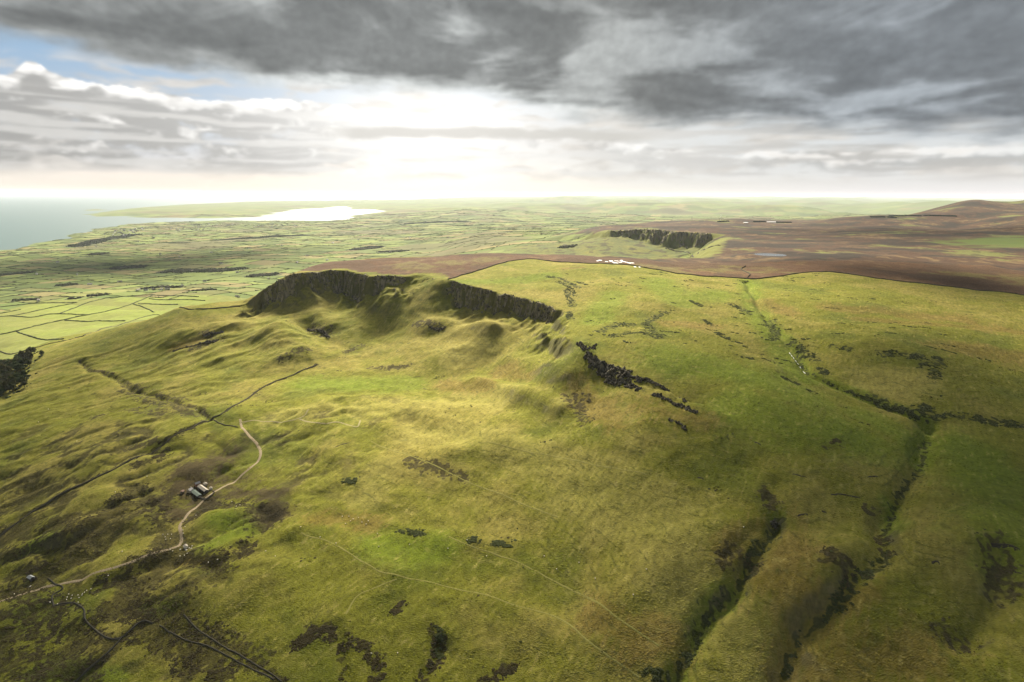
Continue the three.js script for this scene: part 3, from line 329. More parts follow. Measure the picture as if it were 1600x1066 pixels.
const wallX = LINES.moor_wall.map((p) => p[0]), wallZ = LINES.moor_wall.map((p) => p[1]);
const wallAt = (x) => { if (x < wallX[0]) return wallZ[0]; let i = 1; while (i < wallX.length - 1 && wallX[i] < x) i++; return mix(wallZ[i - 1], wallZ[i], clamp((x - wallX[i - 1]) / (wallX[i] - wallX[i - 1]), -9, 9)); };
const out3 = new Float32Array(3);
const lay = (r, g, b, t) => { if (t <= 0) return; out3[0] += (r - out3[0]) * t; out3[1] += (g - out3[1]) * t; out3[2] += (b - out3[2]) * t; };
const dull = (k) => { out3[0] *= k; out3[1] *= k; out3[2] *= k; };
function moorColour(x, z, d) {
  const s = fbm(x / 210 + 3, z / 330, 4), q = fbm(x / 46, z / 60 + 5, 3), e = n2(x / 9, z / 9);
  out3[0] = 0.046; out3[1] = 0.027; out3[2] = 0.016;
  lay(0.1, 0.068, 0.032, sstep(0.08, 0.32, s * 0.7 + q * 0.8 + 0.04));
  lay(0.085, 0.09, 0.026, sstep(0.12, 0.3, fbm(x / 300 - 9, z / 420 + 2, 3) + q * 0.35 - 0.02));
  lay(0.02, 0.016, 0.012, sstep(-0.02, 0.14, fbm(x / 300 + 31, z / 190, 4) + q * 0.5) * 0.92);
  dull(1 + 0.3 * e + 0.16 * n2(x / 3.3, z / 3.3));
}
function hillColour(x, z) {
  const wx = x + n2(x / 9, z / 9) * 3.2, wz = z + n2(x / 9 + 40, z / 9) * 3.2;
  const D = bil(AD, x, z), sl = bil(ASL, x, z), a = fbm(x / 250, z / 250 + 7, 3), b = fbm(x / 58 + 3, z / 58, 3), c = fbm(x / 13, z / 13 + 9, 3), e = n2(x / 3.4, z / 3.4), f = n2(x / 1.45 + 5, z / 1.45), g5 = n2(x / 5.5 + 7, z / 5.5), st = n2((x * 0.83 + z * 0.55) / 3.2, (z * 0.83 - x * 0.55) / 15);
  out3[0] = 0.112; out3[1] = 0.113; out3[2] = 0.013;
  lay(0.158, 0.138, 0.03, sstep(-0.25, 0.5, a * 0.9 + b * 0.8 + 0.02 + st * 0.12));
  lay(0.072, 0.084, 0.009, sstep(0.1, 0.5, -a * 0.7 + fbm(x / 90 + 20, z / 90, 3)) * 0.75);
  const M = (k, lo, hi, n, top = 1) => { const m = bil(MASK[k], wx, wz); return m > 0 ? sstep(lo, hi, Math.min(m, top) + n) : 0; };
  lay(0.19, 0.172, 0.042, M('pale', 0.2, 0.75, b * 0.4 + c * 0.3) * 0.6);
  lay(0.092, 0.124, 0.009, M('lush', 0.08, 0.8, b * 0.55 + c * 0.3) * 0.75);
  lay(0.125, 0.078, 0.022, M('bracken', 0.25, 0.85, b * 0.6 + c * 0.5 + st * 0.25) * 0.5);
  // tufts, rushes, sheep walks along the slope
  const hh = bil(AH, x, z), walk = n2(hh / 1.5 + n2(x / 40, z / 40) * 1.5, (x + z) / 26) + 0.6 * n2(hh / 0.7, (x - z) / 15);
  lay(0.2, 0.17, 0.055, sstep(0.22, 0.6, c * 0.7 + st * 0.45 + f * 0.2) * 0.5);
  lay(0.19, 0.17, 0.05, sstep(0.3, 0.8, walk) * 0.35 * sstep(0.08, 0.3, sl));
  lay(0.04, 0.046, 0.01, sstep(0.35, 0.9, -walk + c * 0.5) * 0.5 * sstep(0.08, 0.3, sl));
  lay(0.045, 0.052, 0.01, sstep(0.24, 0.62, -c * 0.8 + e * 0.3 + b * 0.3) * 0.5);
  if (D > -3) {
    const moor = x < wallX[0] ? sstep(8, 26, D + c * 10) : sstep(-2, 3, wallAt(x) - z);
    if (moor > 0) { const p0 = out3[0], p1 = out3[1], p2 = out3[2]; moorColour(x, z, D); lay(0.095, 0.05, 0.023, 0.45); lay(p0, p1, p2, 1 - moor); }
  }
  lay(0.036, 0.025, 0.014, M('mud', 0.3, 0.85, b * 0.5 + c * 0.4 + g5 * 0.2 + e * 0.15, 0.95) * 0.88);
  lay(0.034, 0.028, 0.012, M('peat', 0.4, 0.66, b * 0.3 + c * 0.6 + g5 * 0.45 + e * 0.3 - 0.05, 0.66) * 0.85);
  const mounds = sstep(-150, -330, x + 0.25 * (z + 600)) * sstep(-980, -800, z), crease = mounds > 0 ? sstep(0.24, 0.05, Math.abs(moundNoise(x, z)) + c * 0.14 + g5 * 0.1 + e * 0.05 - b * 0.16) * mounds : 0;
  lay(0.024, 0.02, 0.008, Math.max(crease * sstep(-0.25, 0.2, b + a + 0.1), M('heath', 0.44, 0.6, b * 0.45 + c * 0.7 + g5 * 0.5 + e * 0.3, 0.85)) * (0.72 + 0.2 * e + 0.22 * f));
  lay(0.028, 0.032, 0.009, M('scrub', 0.46, 0.64, c * 0.6 + g5 * 0.6 + e * 0.4, 0.68) * 0.88);
  const rock = sstep(0.75, 1.2, sl + c * 0.4) * sstep(6, -2, D); lay(0.062, 0.056, 0.032, rock * 0.6);
  dull(Math.max(0.35, 1 + 0.24 * c + 0.15 * g5 + 0.17 * e + 0.15 * f + 0.14 * st));
}
// ---------- fields of the lowland: a patchwork split again and again, each field with its own grass ----------
const FA = Math.cos(0.3), FB = Math.sin(0.3), leaves = [], bounds = [];
function split(u0, u1, v0, v1, depth) {
  const w = u1 - u0, h = v1 - v0, farther = Math.max(0, -(v0 + v1) / 2 - 3000) / 9000, most = (135 + 130 * farther) * (0.75 + rnd() * 0.9);
  if ((w < most * 1.35 && h < most * 1.1) || depth > 20) { const k = rnd(), l = { leaf: true, id: leaves.length, tone: k, dry: rnd(), bright: 0.78 + rnd() * 0.5 }; leaves.push(l); bounds.push([u0, u1, v0, v1]); return l; }
  const alongU = w / 1.35 > h, t = 0.36 + rnd() * 0.28, skew = (rnd() - 0.5) * 0.22;
  return alongU ? { u: u0 + w * t, s: skew, c: (v0 + v1) / 2, a: split(u0, u0 + w * t, v0, v1, depth + 1), b: split(u0 + w * t, u1, v0, v1, depth + 1) } : { v: v0 + h * t, s: skew * 0.6, c: (u0 + u1) / 2, a: split(u0, u1, v0, v0 + h * t, depth + 1), b: split(u0, u1, v0 + h * t, v1, depth + 1) };
}
const FU0 = -13000, FU1 = 12000, FV0 = -20000, FV1 = 1000;
const fieldTree = split(FU0, FU1, FV0, FV1, 0);
function fieldAt(x, z) { const u = x * FA + z * FB + 14 * n2(x / 130, z / 130), v = z * FA - x * FB + 14 * n2(x / 130 + 9, z / 130); let n = fieldTree; if (u < FU0 || u > FU1 || v < FV0) return { tone: 0.5 + 0.5 * n2(x / 420, z / 520), dry: 0.5 + 0.5 * n2(x / 500 + 9, z / 600), bright: 1 + 0.25 * n2(x / 230, z / 310) }; while (!n.leaf) n = n.u !== undefined ? (u < n.u ? n.a : n.b) : (v < n.v ? n.a : n.b); return n; }
const woods = PATCHES.wood.map(([line, w]) => { const l = line.length > 1 ? line : [line[0], [line[0][0] + 1, line[0][1]]]; const xs = l.map((p) => p[0]), zs = l.map((p) => p[1]), m = w * 1.6; return { line: l, w, box: [Math.min(...xs) - m, Math.max(...xs) + m, Math.min(...zs) - m, Math.max(...zs) + m] }; });
function woodAt(x, z) { let m = 0; for (const W of woods) { const b = W.box; if (x < b[0] || x > b[1] || z < b[2] || z > b[3]) continue; m = Math.max(m, 1 - lineDist(W.line, x, z)[0] / W.w / 1.6); } return m; }
const pastureBox = (x, z) => x < -560 && x > -2100 && z < -1380 && z > -2550;
function lowColour(x, z) {
  const far = Math.hypot(x, z), a = fbm(x / 900, z / 900, 2);
  const n = fieldAt(x, z), rough = sstep(0.2, 0.42, fbm(x / 1300 + 8, z / 1300, 3) + 0.12);
  if (pastureBox(x, z)) { out3[0] = 0.112; out3[1] = 0.136; out3[2] = 0.026; dull(1 + 0.22 * a + 0.34 * (n.tone - 0.5)); lay(0.13, 0.12, 0.04, n.dry * 0.45); }
  else {
    out3[0] = mix(0.062, 0.112, n.tone); out3[1] = mix(0.086, 0.136, n.tone); out3[2] = mix(0.022, 0.034, n.tone);
    lay(0.14, 0.115, 0.05, n.dry > 0.86 ? 0.8 : n.dry > 0.7 ? 0.35 : 0); dull(n.bright);
    lay(0.075, 0.068, 0.03, rough * 0.75);
  }
  lay(0.028, 0.032, 0.015, sstep(0.3, 0.5, woodAt(x, z) + fbm(x / 60, z / 60, 2) * 0.5) * 0.9);
  dull(1 + 0.14 * n2(x / 28, z / 28) + (far < 6500 ? 0.12 * n2(x / 8, z / 8) : 0));
}
function landColour(x, z) {
  if (inNear(x, z) || z > 0 || Math.abs(x) > 900 - z * 1.08) { out3[0] = 0.1; out3[1] = 0.105; out3[2] = 0.025; return; }
  const [d, w] = plateauAt(x, z);
  if (d < -w) { lowColour(x, z); if (w > 55 && w < 100 && z < -2900) { const t = sstep(800, 450, -d + 90 * n2(x / 90, z / 90)) * 0.95, v = fbm(x / 120 + 4, z / 120, 4); lay(0.085 + 0.06 * v, 0.09 + 0.04 * v, 0.025, t); lay(0.045, 0.042, 0.018, t * sstep(0.06, 0.25, fbm(x / 70, z / 70 + 9, 4))); dull(1 + 0.25 * n2(x / 14, z / 14)); } return; }
  if (w > 200 || d > 60) {
    moorColour(x, z, d);
    const t = 1 - clamp(1 + d / w); if (t > 0) { const p0 = out3[0], p1 = out3[1], p2 = out3[2]; lowColour(x, z); lay(p0, p1, p2, 1 - sstep(0.2, 0.8, t + 0.3 * n2(x / 60, z / 60))); }
    if (x > 1500 && z > -3200 && z < -2000) lay(0.07, 0.1, 0.02, sstep(0.1, 0.5, 1.1 - Math.hypot((x - 2250) / 500, (z + 2450) / 330) + 0.3 * n2(x / 90, z / 90)) * 0.8);
    return;
  }
  // the far crags and the slope under them
  moorColour(x, z, d); lay(0.1, 0.105, 0.026, sstep(25, -10, d + 14 * n2(x / 30, z / 30)));
}
console.log('colours ready');
function sheet(xs, zs, height, hole, tiles = 1) {
  const nx = xs.length, nz = zs.length, pos = new Float32Array(nx * nz * 3), idx = [], groups = [];
  for (let j = 0; j < nz; j++) for (let i = 0; i < nx; i++) { const o = (j * nx + i) * 3; pos[o] = xs[i]; pos[o + 1] = height(xs[i], zs[j], i, j); pos[o + 2] = zs[j]; }
  const X0 = xs[0], X1 = xs[nx - 1];
  for (let t = 0; t < tiles; t++) {
    const from = idx.length;
    for (let j = 0; j < nz - 1; j++) for (let i = 0; i < nx - 1; i++) {
      const mx = (xs[i] + xs[i + 1]) / 2; if (Math.floor((mx - X0) / (X1 - X0) * tiles) !== t) continue;
      if (hole && hole(mx, (zs[j] + zs[j + 1]) / 2)) continue;
      const a = j * nx + i, b = a + 1, c = a + nx, d = c + 1; idx.push(a, c, b, b, c, d);
    }
    groups.push([from, idx.length - from, t]);
  }
  const g = new THREE.BufferGeometry(); g.setAttribute('position', new THREE.BufferAttribute(pos, 3)); g.setIndex(new THREE.BufferAttribute(Uint32Array.from(idx), 1)); g.computeVertexNormals();
  if (tiles > 1) groups.forEach((q) => g.addGroup(...q));
  return g;
}
const bumpTile = (() => { const S = 512, d = new Uint8Array(S * S * 4); for (let j = 0, o = 0; j < S; j++) for (let i = 0; i < S; i++, o += 4) { const v = 0.5 + 0.3 * fbm(i / 40, j / 40, 4) + 0.28 * n2(i / 14 + 0.6 * n2(i / 30, j / 30), j / 9) + 0.2 * n2(i / 6, j / 6); d[o] = d[o + 1] = d[o + 2] = Math.round(255 * clamp(v)); d[o + 3] = 255; } const t = new THREE.DataTexture(d, S, S, THREE.RGBAFormat); t.magFilter = t.minFilter = THREE.LinearFilter; t.wrapS = t.wrapT = THREE.MirroredRepeatWrapping; t.needsUpdate = true; return t; })();
function mapped(g, X0, X1, Z0, Z1, tiles, colour, bump = 0, size = 2048) {
  const bt = bump ? bumpTile.clone() : null; if (bt) { bt.repeat.set((X1 - X0) / tiles / 61, (Z1 - Z0) / 67); bt.needsUpdate = true; }
  const p = g.attributes.position, uv = new Float32Array(p.count * 2);
  for (let i = 0; i < p.count; i++) { uv[i * 2] = (p.getX(i) - X0) / (X1 - X0) * tiles; uv[i * 2 + 1] = (p.getZ(i) - Z0) / (Z1 - Z0); }
  g.setAttribute('uv', new THREE.BufferAttribute(uv, 2));
  return [...Array(tiles).keys()].map((t) => {
    const data = new Uint8Array(size * size * 4);
    for (let j = 0, o = 0; j < size; j++) for (let i = 0; i < size; i++, o += 4) { colour(X0 + (X1 - X0) * (t + (i + 0.5) / size) / tiles, Z0 + (Z1 - Z0) * (j + 0.5) / size); data[o] = byte(out3[0]); data[o + 1] = byte(out3[1]); data[o + 2] = byte(out3[2]); data[o + 3] = 255; }
    const tex = new THREE.DataTexture(data, size, size, THREE.RGBAFormat); tex.colorSpace = THREE.SRGBColorSpace; tex.magFilter = tex.minFilter = THREE.LinearFilter; tex.wrapS = tex.wrapT = THREE.ClampToEdgeWrapping; tex.offset.x = -t; tex.needsUpdate = true;
    return new THREE.MeshPhysicalMaterial({ map: tex, roughness: 1, specularIntensity: 0.12, ...(bt ? { bumpMap: bt, bumpScale: bump } : {}) });
  });
}
function tinted(g) { const p = g.attributes.position, c = new Float32Array(p.count * 3); for (let i = 0; i < p.count; i++) { landColour(p.getX(i), p.getZ(i)); c.set(out3, i * 3); } g.setAttribute('color', new THREE.BufferAttribute(c, 3)); return new THREE.MeshPhysicalMaterial({ vertexColors: true, roughness: 1, specularIntensity: 0.12 }); }
const spread = (from, to, first, grow, most) => { const out = [from]; let s = first, sign = Math.sign(to - from); while (Math.abs(out[out.length - 1] - from) + s * 1.5 < Math.abs(to - from)) { out.push(out[out.length - 1] + s * sign); s = Math.min(s * grow, most); } out.push(to); return out; };
const even = (a, b, s) => { const n = Math.round((b - a) / s); return [...Array(n + 1).keys()].map((i) => a + (b - a) * i / n); };
{
  const BX0 = -4200, BX1 = 4200, BZ0 = -6200, CX0 = -10000, CX1 = 9000, CZ0 = -17000;
  const MX = [...even(BX0, AX0, 14), ...even(AX0, 0, 14).slice(1), ...even(0, AX1, 14).slice(1), ...even(AX1, BX1, 14).slice(1)];
  const MZ = [...spread(AZ0, BZ0, 11, 1.006, 26).reverse(), ...even(AZ0, AZ1, 14).slice(1), ...spread(AZ1, 1200, 30, 1.3, 150).slice(1)];
  const mid = sheet(MX, MZ, (x, z) => landHeight(x, z), inNear, 2);
  structure(new THREE.Mesh(mid, mapped(mid, BX0, BX1, BZ0, AZ1, 2, (x, z) => landColour(x, z))), 'lowland');
  console.log('lowland', MX.length, MZ.length);
  // near hillside, its rim laid on the coarser sheet's edge
  const onEdge = (list, v) => { let i = 1; while (i < list.length - 1 && list[i] < v) i++; return [list[i - 1], list[i], (v - list[i - 1]) / (list[i] - list[i - 1])]; };
  const near = sheet([...Array(ANX).keys()].map(ax), [...Array(ANZ).keys()].map(az), (x, z, i, j) => {
    if (i === 0 || i === ANX - 1) { const [a, b, t] = onEdge(MZ, z); return mix(landHeight(x, a), landHeight(x, b), t); }
    if (j === 0 || j === ANZ - 1) { const [a, b, t] = onEdge(MX, x); return mix(landHeight(a, z), landHeight(b, z), t); }
    return AH[j * ANX + i];
  }, null, 2);
  structure(new THREE.Mesh(near, mapped(near, AX0, AX1, AZ0, AZ1, 2, hillColour, 0.75)), 'hillside');
  console.log('hillside');
  const CX = [...spread(BX0, CX0, 40, 1.02, 100).reverse(), ...even(BX0, BX1, 42).slice(1), ...spread(BX1, CX1, 40, 1.02, 100).slice(1)], CZ = [...spread(BZ0, CZ0, 36, 1.006, 120).reverse(), ...even(BZ0, 1200, 60).slice(1), 1400, 2000, 3000];
  const outer = sheet(CX, CZ, (x, z) => landHeight(x, z) - 0.3, (x, z) => x > BX0 && x < BX1 && z > BZ0 && z < 1200);
  structure(new THREE.Mesh(outer, tinted(outer)), 'coast_land'); console.log('coast', CX.length, CZ.length);
  const FX = [...spread(CX0, -60000, 150, 1.1, 3000).reverse(), ...even(CX0, CX1, 150).slice(1), ...spread(CX1, 70000, 150, 1.1, 3000).slice(1)];
  const FZ = [...spread(CZ0, -85000, 150, 1.05, 1500).reverse(), ...even(CZ0, 3000, 300).slice(1), ...spread(3000, 20000, 150, 1.3, 3000).slice(1)];
  const far = sheet(FX, FZ, (x, z) => landHeight(x, z) - 0.6, (x, z) => x > CX0 && x < CX1 && z > CZ0 && z < 3000);
  structure(new THREE.Mesh(far, tinted(far)), 'far_hills');
  const sea = new THREE.PlaneGeometry(700000, 700000); sea.rotateX(-Math.PI / 2);
  structure(new THREE.Mesh(sea, new THREE.MeshPhysicalMaterial({ color: rgb(0.02, 0.055, 0.06), roughness: 0.62, ior: 1.33, specularIntensity: 0.4 })), 'sea');
}
// ---------- basalt cliffs: fluted rock standing out of the scarps ----------
const merge = (list) => mergeGeometries(list.map((g) => g.index ? g.toNonIndexed() : g), false);
function dense(line, step) {
  const c = new THREE.CatmullRomCurve3(line.map((p) => new THREE.Vector3(p[0], 0, p[1])), false, 'centripetal'), n = Math.max(2, Math.round(c.getLength() / step));
  return c.getSpacedPoints(n).map((p) => [p.x, p.z]);
}
const downhill = (x, z, r = 6) => { const gx = ground(x + r, z) - ground(x - r, z), gz = ground(x, z + r) - ground(x, z - r), l = Math.hypot(gx, gz) + 1e-6; return [-gx / l, -gz / l]; };
function gridMesh(nu, nv, at) {
  const pos = new Float32Array(nu * nv * 3), col = new Float32Array(nu * nv * 3), idx = [];
  for (let i = 0; i < nu; i++) for (let j = 0; j < nv; j++) { const o = (i * nv + j) * 3, r = at(i, j); pos.set(r[0], o); col.set(r[1], o); }
  for (let i = 0; i < nu - 1; i++) for (let j = 0; j < nv - 1; j++) { const a = i * nv + j, b = a + 1, c = a + nv, d = c + 1; idx.push(a, b, c, c, b, d); }
  const g = new THREE.BufferGeometry(); g.setAttribute('position', new THREE.BufferAttribute(pos, 3)); g.setAttribute('color', new THREE.BufferAttribute(col, 3)); g.setIndex(idx); g.computeVertexNormals(); return g;
}
const rockMat = new THREE.MeshPhysicalMaterial({ vertexColors: true, roughness: 0.95, specularIntensity: 0.2 });
const rocks = [];
function cliff(line, step, rows, width, scale) {
  const pts = dense(line, step), n = pts.length;
  structure(new THREE.Mesh(gridMesh(n, rows, (i, j) => {
    const p = pts[i], a = pts[Math.max(0, i - 6)], b = pts[Math.min(n - 1, i + 6)], tx = b[0] - a[0], tz = b[1] - a[1], l = Math.hypot(tx, tz);
    let nx = -tz / l, nz = tx / l; if (polyDist(PLATEAU, p[0] + nx * 5, p[1] + nz * 5)[0] > 0) { nx = -nx; nz = -nz; }
    const v = j / (rows - 1), o = mix(-0.28, 1.15, v) * width, x = p[0] + nx * o, z = p[1] + nz * o, s = i * step / scale, y0 = landHeight(x, z);
    const g = 4, sl = Math.hypot(landHeight(x + g, z, false) - landHeight(x - g, z, false), landHeight(x, z + g, false) - landHeight(x, z - g, false)) / (2 * g);
    const yy = y0 / scale, flute = n2(s / 6.5, yy / 40) * 1.9 + n2(s / 3 + 9, yy / 22) * 1.2 + (ridged(s / 24, yy / 60, 2) - 0.5) * 3.4 + n2(s / 3.4, yy / 4) * 0.7, ledge = n2(s / 30, yy / 5.5) * 0.8;
    const bare = sstep(0.62, 1.15, Math.min(sl, 1.25) + n2(s / 30 + 5, yy / 60) * 0.7 + n2(s / 11, yy / 40) * 0.55 + n2(s / 6, yy / 6) * 0.35), end = sstep(0, 9, i) * sstep(0, 9, n - 1 - i);
    const push = (mix(-2.2, 0.9 + flute + ledge, bare * end)) * scale;
    if (bare * end > 0.55 && rnd() < (scale > 1 ? 0.1 : 0.16)) rocks.push([x + nx * push, y0 + push * 0.35, z + nz * push, (0.7 + 2.1 * rnd() * rnd()) * scale]);
    const k = Math.max(0.3, 1.05 + 0.8 * n2(s / 3.6 + 3, yy / 14) + 0.6 * n2(s / 2, yy / 5)), turf = sstep(0.05, 0.45, n2(s / 9, yy / 4.2) + 0.5 * n2(s / 30 + 7, yy / 12) + ledge * 0.35 - 0.1) * 0.85;
    return [[x + nx * push, y0 + push * 0.35, z + nz * push], [mix(0.125 * k, 0.17, turf), mix(0.108 * k, 0.155, turf), mix(0.072 * k, 0.04, turf)]];
  }), rockMat), 'cliff');
}
{ const front = PLATEAU.filter((p) => p[2] === 20), back = PLATEAU.filter((p) => p[2] === 32 || p[2] === 30); cliff([...front, back[0]], 1.4, 34, 22, 1); cliff([front[front.length - 1], ...back], 1.6, 40, 34, 1); }
{ const k = PLATEAU.findIndex((p) => p[2] === 70); cliff([[1110, -3132], [1070, -3170], ...PLATEAU.slice(k, k + 3)], 3.5, 36, 70, 2); }
console.log('cliffs');
// low crags and turf scars
for (const [line, h] of PATCHES.crags) {
  const pts = dense(line, 1.2), n = pts.length, s0 = line[0][0] * 0.13;
  structure(new THREE.Mesh(gridMesh(n, 7, (i, j) => {
    const [x, z] = pts[i], [dx, dz] = downhill(x, z), taper = Math.sin(Math.PI * clamp(i / (n - 1), 0.02, 0.98)) ** 0.5, s = i * 1.2 + s0, H = h * taper * (0.8 + 0.5 * n2(s / 7, s0) + 0.3 * n2(s / 2.2, 4));
    const prof = [[-3.5, -0.5], [-1.2, 0.16 * H], [0, 0.34 * H], [0.7, 0.3 * H], [1.2, 0.0], [1.9, -0.3 * H], [2.8, -0.6 * H]][j], off = (prof[0] + n2(s / 3.1, j * 0.8) * 0.8) * Math.max(1, h / 3), px = x + dx * off, pz = z + dz * off, k = 0.7 + 0.6 * n2(s / 2.3, j), turf = j < 2 ? 0.9 : 0;
    return [[px, ground(x, z) * 0.5 + ground(px, pz) * 0.5 + prof[1] - 0.2, pz], [mix(0.04 * k, 0.1, turf), mix(0.034 * k, 0.095, turf), mix(0.024 * k, 0.024, turf)]];
  }), rockMat), 'crag');
}
{ // broken blocks on the crags and along the low outcrops
  for (const [line, h] of PATCHES.crags) if (h >= 3) { const pts = dense(line, 1); for (const [x, z] of pts) for (let k = 0; k < 4; k++) { const [dx, dz] = downhill(x, z), o = (rnd() - 0.25) * h * 1.7, q = (rnd() - 0.5) * 2, X = x + dx * o - dz * q, Z = z + dz * o + dx * q; if (n2(X / 9, Z / 9) > -0.25) rocks.push([X, ground(X, Z) + 0.2, Z, 0.5 + rnd() * rnd() * h * 0.5]); } }
  const g = new THREE.DodecahedronGeometry(1, 0), p = g.attributes.position; for (let i = 0; i < p.count; i++) { const x = p.getX(i), y = p.getY(i), z = p.getZ(i), d = 1 + 0.3 * n2(x * 2 + 7, y * 2 - z * 2); p.setXYZ(i, x * d * 0.9, y * d * 1.15, z * d * 0.8); } g.computeVertexNormals();
  const mesh = new THREE.InstancedMesh(g, new THREE.MeshPhysicalMaterial({ color: 0xffffff, roughness: 0.95, specularIntensity: 0.2 }), rocks.length), m = new THREE.Matrix4(), q = new THREE.Quaternion(), c = new THREE.Color();
  rocks.forEach(([x, y, z, s], i) => { q.setFromEuler(new THREE.Euler(rnd() * 0.7, rnd() * 6.28, rnd() * 0.7)); m.compose(new THREE.Vector3(x, y, z), q, new THREE.Vector3(s, s * (0.7 + rnd() * 0.9), s)); mesh.setMatrixAt(i, m); const t = 0.35 + rnd() * rnd() * 1.6; mesh.setColorAt(i, c.setRGB(0.1 * t, 0.088 * t, 0.062 * t)); });
  stuff(mesh, 'crag_blocks', 'broken dark basalt blocks on the cliffs and outcrops', 'rocks'); console.log('rocks', rocks.length);
}
// ---------- tracks ----------
const grain = (r, g, b, amp) => { const S = 256, d = new Uint8Array(S * S * 4); for (let j = 0, o = 0; j < S; j++) for (let i = 0; i < S; i++, o += 4) { const k = 1 + amp * (n2(i / 3.2, j / 3.2) * 0.5 + n2(i / 11, j / 11) * 0.5 + n2(i / 32, j / 32) * 0.6); d[o] = byte(r * k); d[o + 1] = byte(g * k); d[o + 2] = byte(b * k); d[o + 3] = 255; } const t = new THREE.DataTexture(d, S, S, THREE.RGBAFormat); t.colorSpace = THREE.SRGBColorSpace; t.magFilter = t.minFilter = THREE.LinearFilter; t.wrapS = t.wrapT = THREE.RepeatWrapping; t.needsUpdate = true; return new THREE.MeshPhysicalMaterial({ map: t, roughness: 1, specularIntensity: 0.15 }); };
function track(line, width, name, mat) {
  const pts = dense(line, 2.5), n = pts.length, pos = [], uv = [], idx = [];
  pts.forEach(([x, z], i) => {
    const a = pts[Math.max(0, i - 2)], b = pts[Math.min(n - 1, i + 2)], l = Math.hypot(b[0] - a[0], b[1] - a[1]), nx = -(b[1] - a[1]) / l, nz = (b[0] - a[0]) / l;
    for (let k = -2; k <= 2; k++) { const w = width / 4 * k * (1 + 0.16 * n2(i / 5, k * 3.3)), X = x + nx * w, Z = z + nz * w; pos.push(X, ground(X, Z) + (Math.abs(k) === 2 ? 0.02 : 0.22), Z); uv.push(k * width / 40, i * 0.25); }
    if (i) for (let k = 0; k < 4; k++) { const q = (i - 1) * 5 + k; idx.push(q, q + 1, q + 5, q + 5, q + 1, q + 6); }
  });
  const g = new THREE.BufferGeometry(); g.setAttribute('position', new THREE.Float32BufferAttribute(pos, 3)); g.setAttribute('uv', new THREE.Float32BufferAttribute(uv, 2)); g.setIndex(idx); g.computeVertexNormals();
  return structure(new THREE.Mesh(g, mat), name);
}
const gravel = grain(0.2, 0.16, 0.105, 0.6), worn = grain(0.19, 0.17, 0.085, 0.5);
track(LINES.track, 3.5, 'gravel_track', gravel); track(LINES.branch, 2.2, 'footpath', worn); track(LINES.branch2, 2.4, 'footpath', worn);
const trodden = grain(0.17, 0.16, 0.045, 0.6); for (const k of ['path_a', 'path_b', 'path_c', 'path_d', 'bowl_line']) track(LINES[k], 1.5, 'sheep_path', trodden);
// ---------- stone walls, banks and hedges ----------
function bank(line, width, height, step, colour, jag = 0.3, sink = 0.4) {
  const pts = dense(line, step), n = pts.length;
  const prof = [[-0.6, -sink], [-0.5, 0.45], [-0.28, 0.95], [0.05, 1.05], [0.3, 0.9], [0.5, 0.4], [0.6, -sink]];
  return gridMesh(n, 7, (i, j) => {
    const [x, z] = pts[i], a = pts[Math.max(0, i - 1)], b = pts[Math.min(n - 1, i + 1)], l = Math.hypot(b[0] - a[0], b[1] - a[1]) + 1e-6, nx = -(b[1] - a[1]) / l, nz = (b[0] - a[0]) / l;
    const r1 = n2(x / 4.3 + j * 2.1, z / 4.3), r2 = n2(x / 11 + 7, z / 11), w = width * prof[j][0] * (1 + jag * r1), X = x + nx * w, Z = z + nz * w, k = 1 + 0.5 * r1 + 0.3 * n2(x / 1.7, z / 1.7 + j);
    return [[X, ground(X, Z) + (prof[j][1] > 0 ? height * prof[j][1] * (1 + jag * (r1 + r2)) : prof[j][1]), Z], [colour[0] * k, colour[1] * k, colour[2] * k]];
  });
}
const bankMat = new THREE.MeshPhysicalMaterial({ vertexColors: true, roughness: 1, specularIntensity: 0.1 });
const stone = [0.05, 0.046, 0.034], thorn = [0.042, 0.05, 0.02];
for (const [key, w, h, label] of [
  ['moor_wall', 2.2, 1.9, 'long dark stone wall running along the brow between green pasture and brown moor'],
  ['cross_wall', 2, 1.8, 'short crooked stone wall leading from the brow wall onto the brown moor'],
  ['valley_wall', 2, 1.1, 'long straight dark bank crossing the hillside from the valley to the scarp'],
  ['fork_wall', 1.5, 0.8, 'short dark bank joining the long hillside bank to the gravel track'],
  ['burn_wall', 1.5, 0.9, 'curving dark wall looping across the rough pasture below the track'],
  ['low_wall', 1.5, 0.9, 'straight dark wall running downhill from the looping wall'],
  ['twin_wall', 1.2, 0.7, 'upper of two parallel dark walls crossing the rough pasture'],
  ['twin_wall2', 1.3, 0.7, 'lower of two parallel dark walls crossing the rough pasture'],
  ['spur_wall', 1.4, 0.9, 'short crooked wall crossing the gravel track beside the small hut'],
  ['ridge_wall', 2.4, 1.7, 'dark wall along the ridge above the bright green pasture'],
  ['farfence', 5, 3, 'dark wall crossing the tan slope beside the far cliffs']])
  thing(new THREE.Mesh(bank(LINES[key], w, h, 3, stone), bankMat), 'stone_wall', label, 'wall');
const hedgeNames = { ha: 'longest dark hedge running up through the bright green pastures', hb: 'short hedge at the lower corner of the bright pasture', hc: 'wavy hedge crossing the bright pasture towards the longest hedge', hd: 'hedge between two bright fields under the olive ridge', he: 'short slanting hedge from the longest hedge to the ridge', hf: 'thin hedge along the back of the smooth bright field', hg: 'thin hedge parallel to the back of the bright field', hh: 'short hedge behind the wavy hedge', hj: 'hedge at the far side of the small bright fields', hk: 'middle hedge of the small bright fields', hl: 'near hedge of the small bright fields', hm: 'hedge dividing the pale strips behind the bright pasture', hn: 'hedge along the far end of the smooth bright field', ho: 'tiny cross hedge between the small bright fields' };
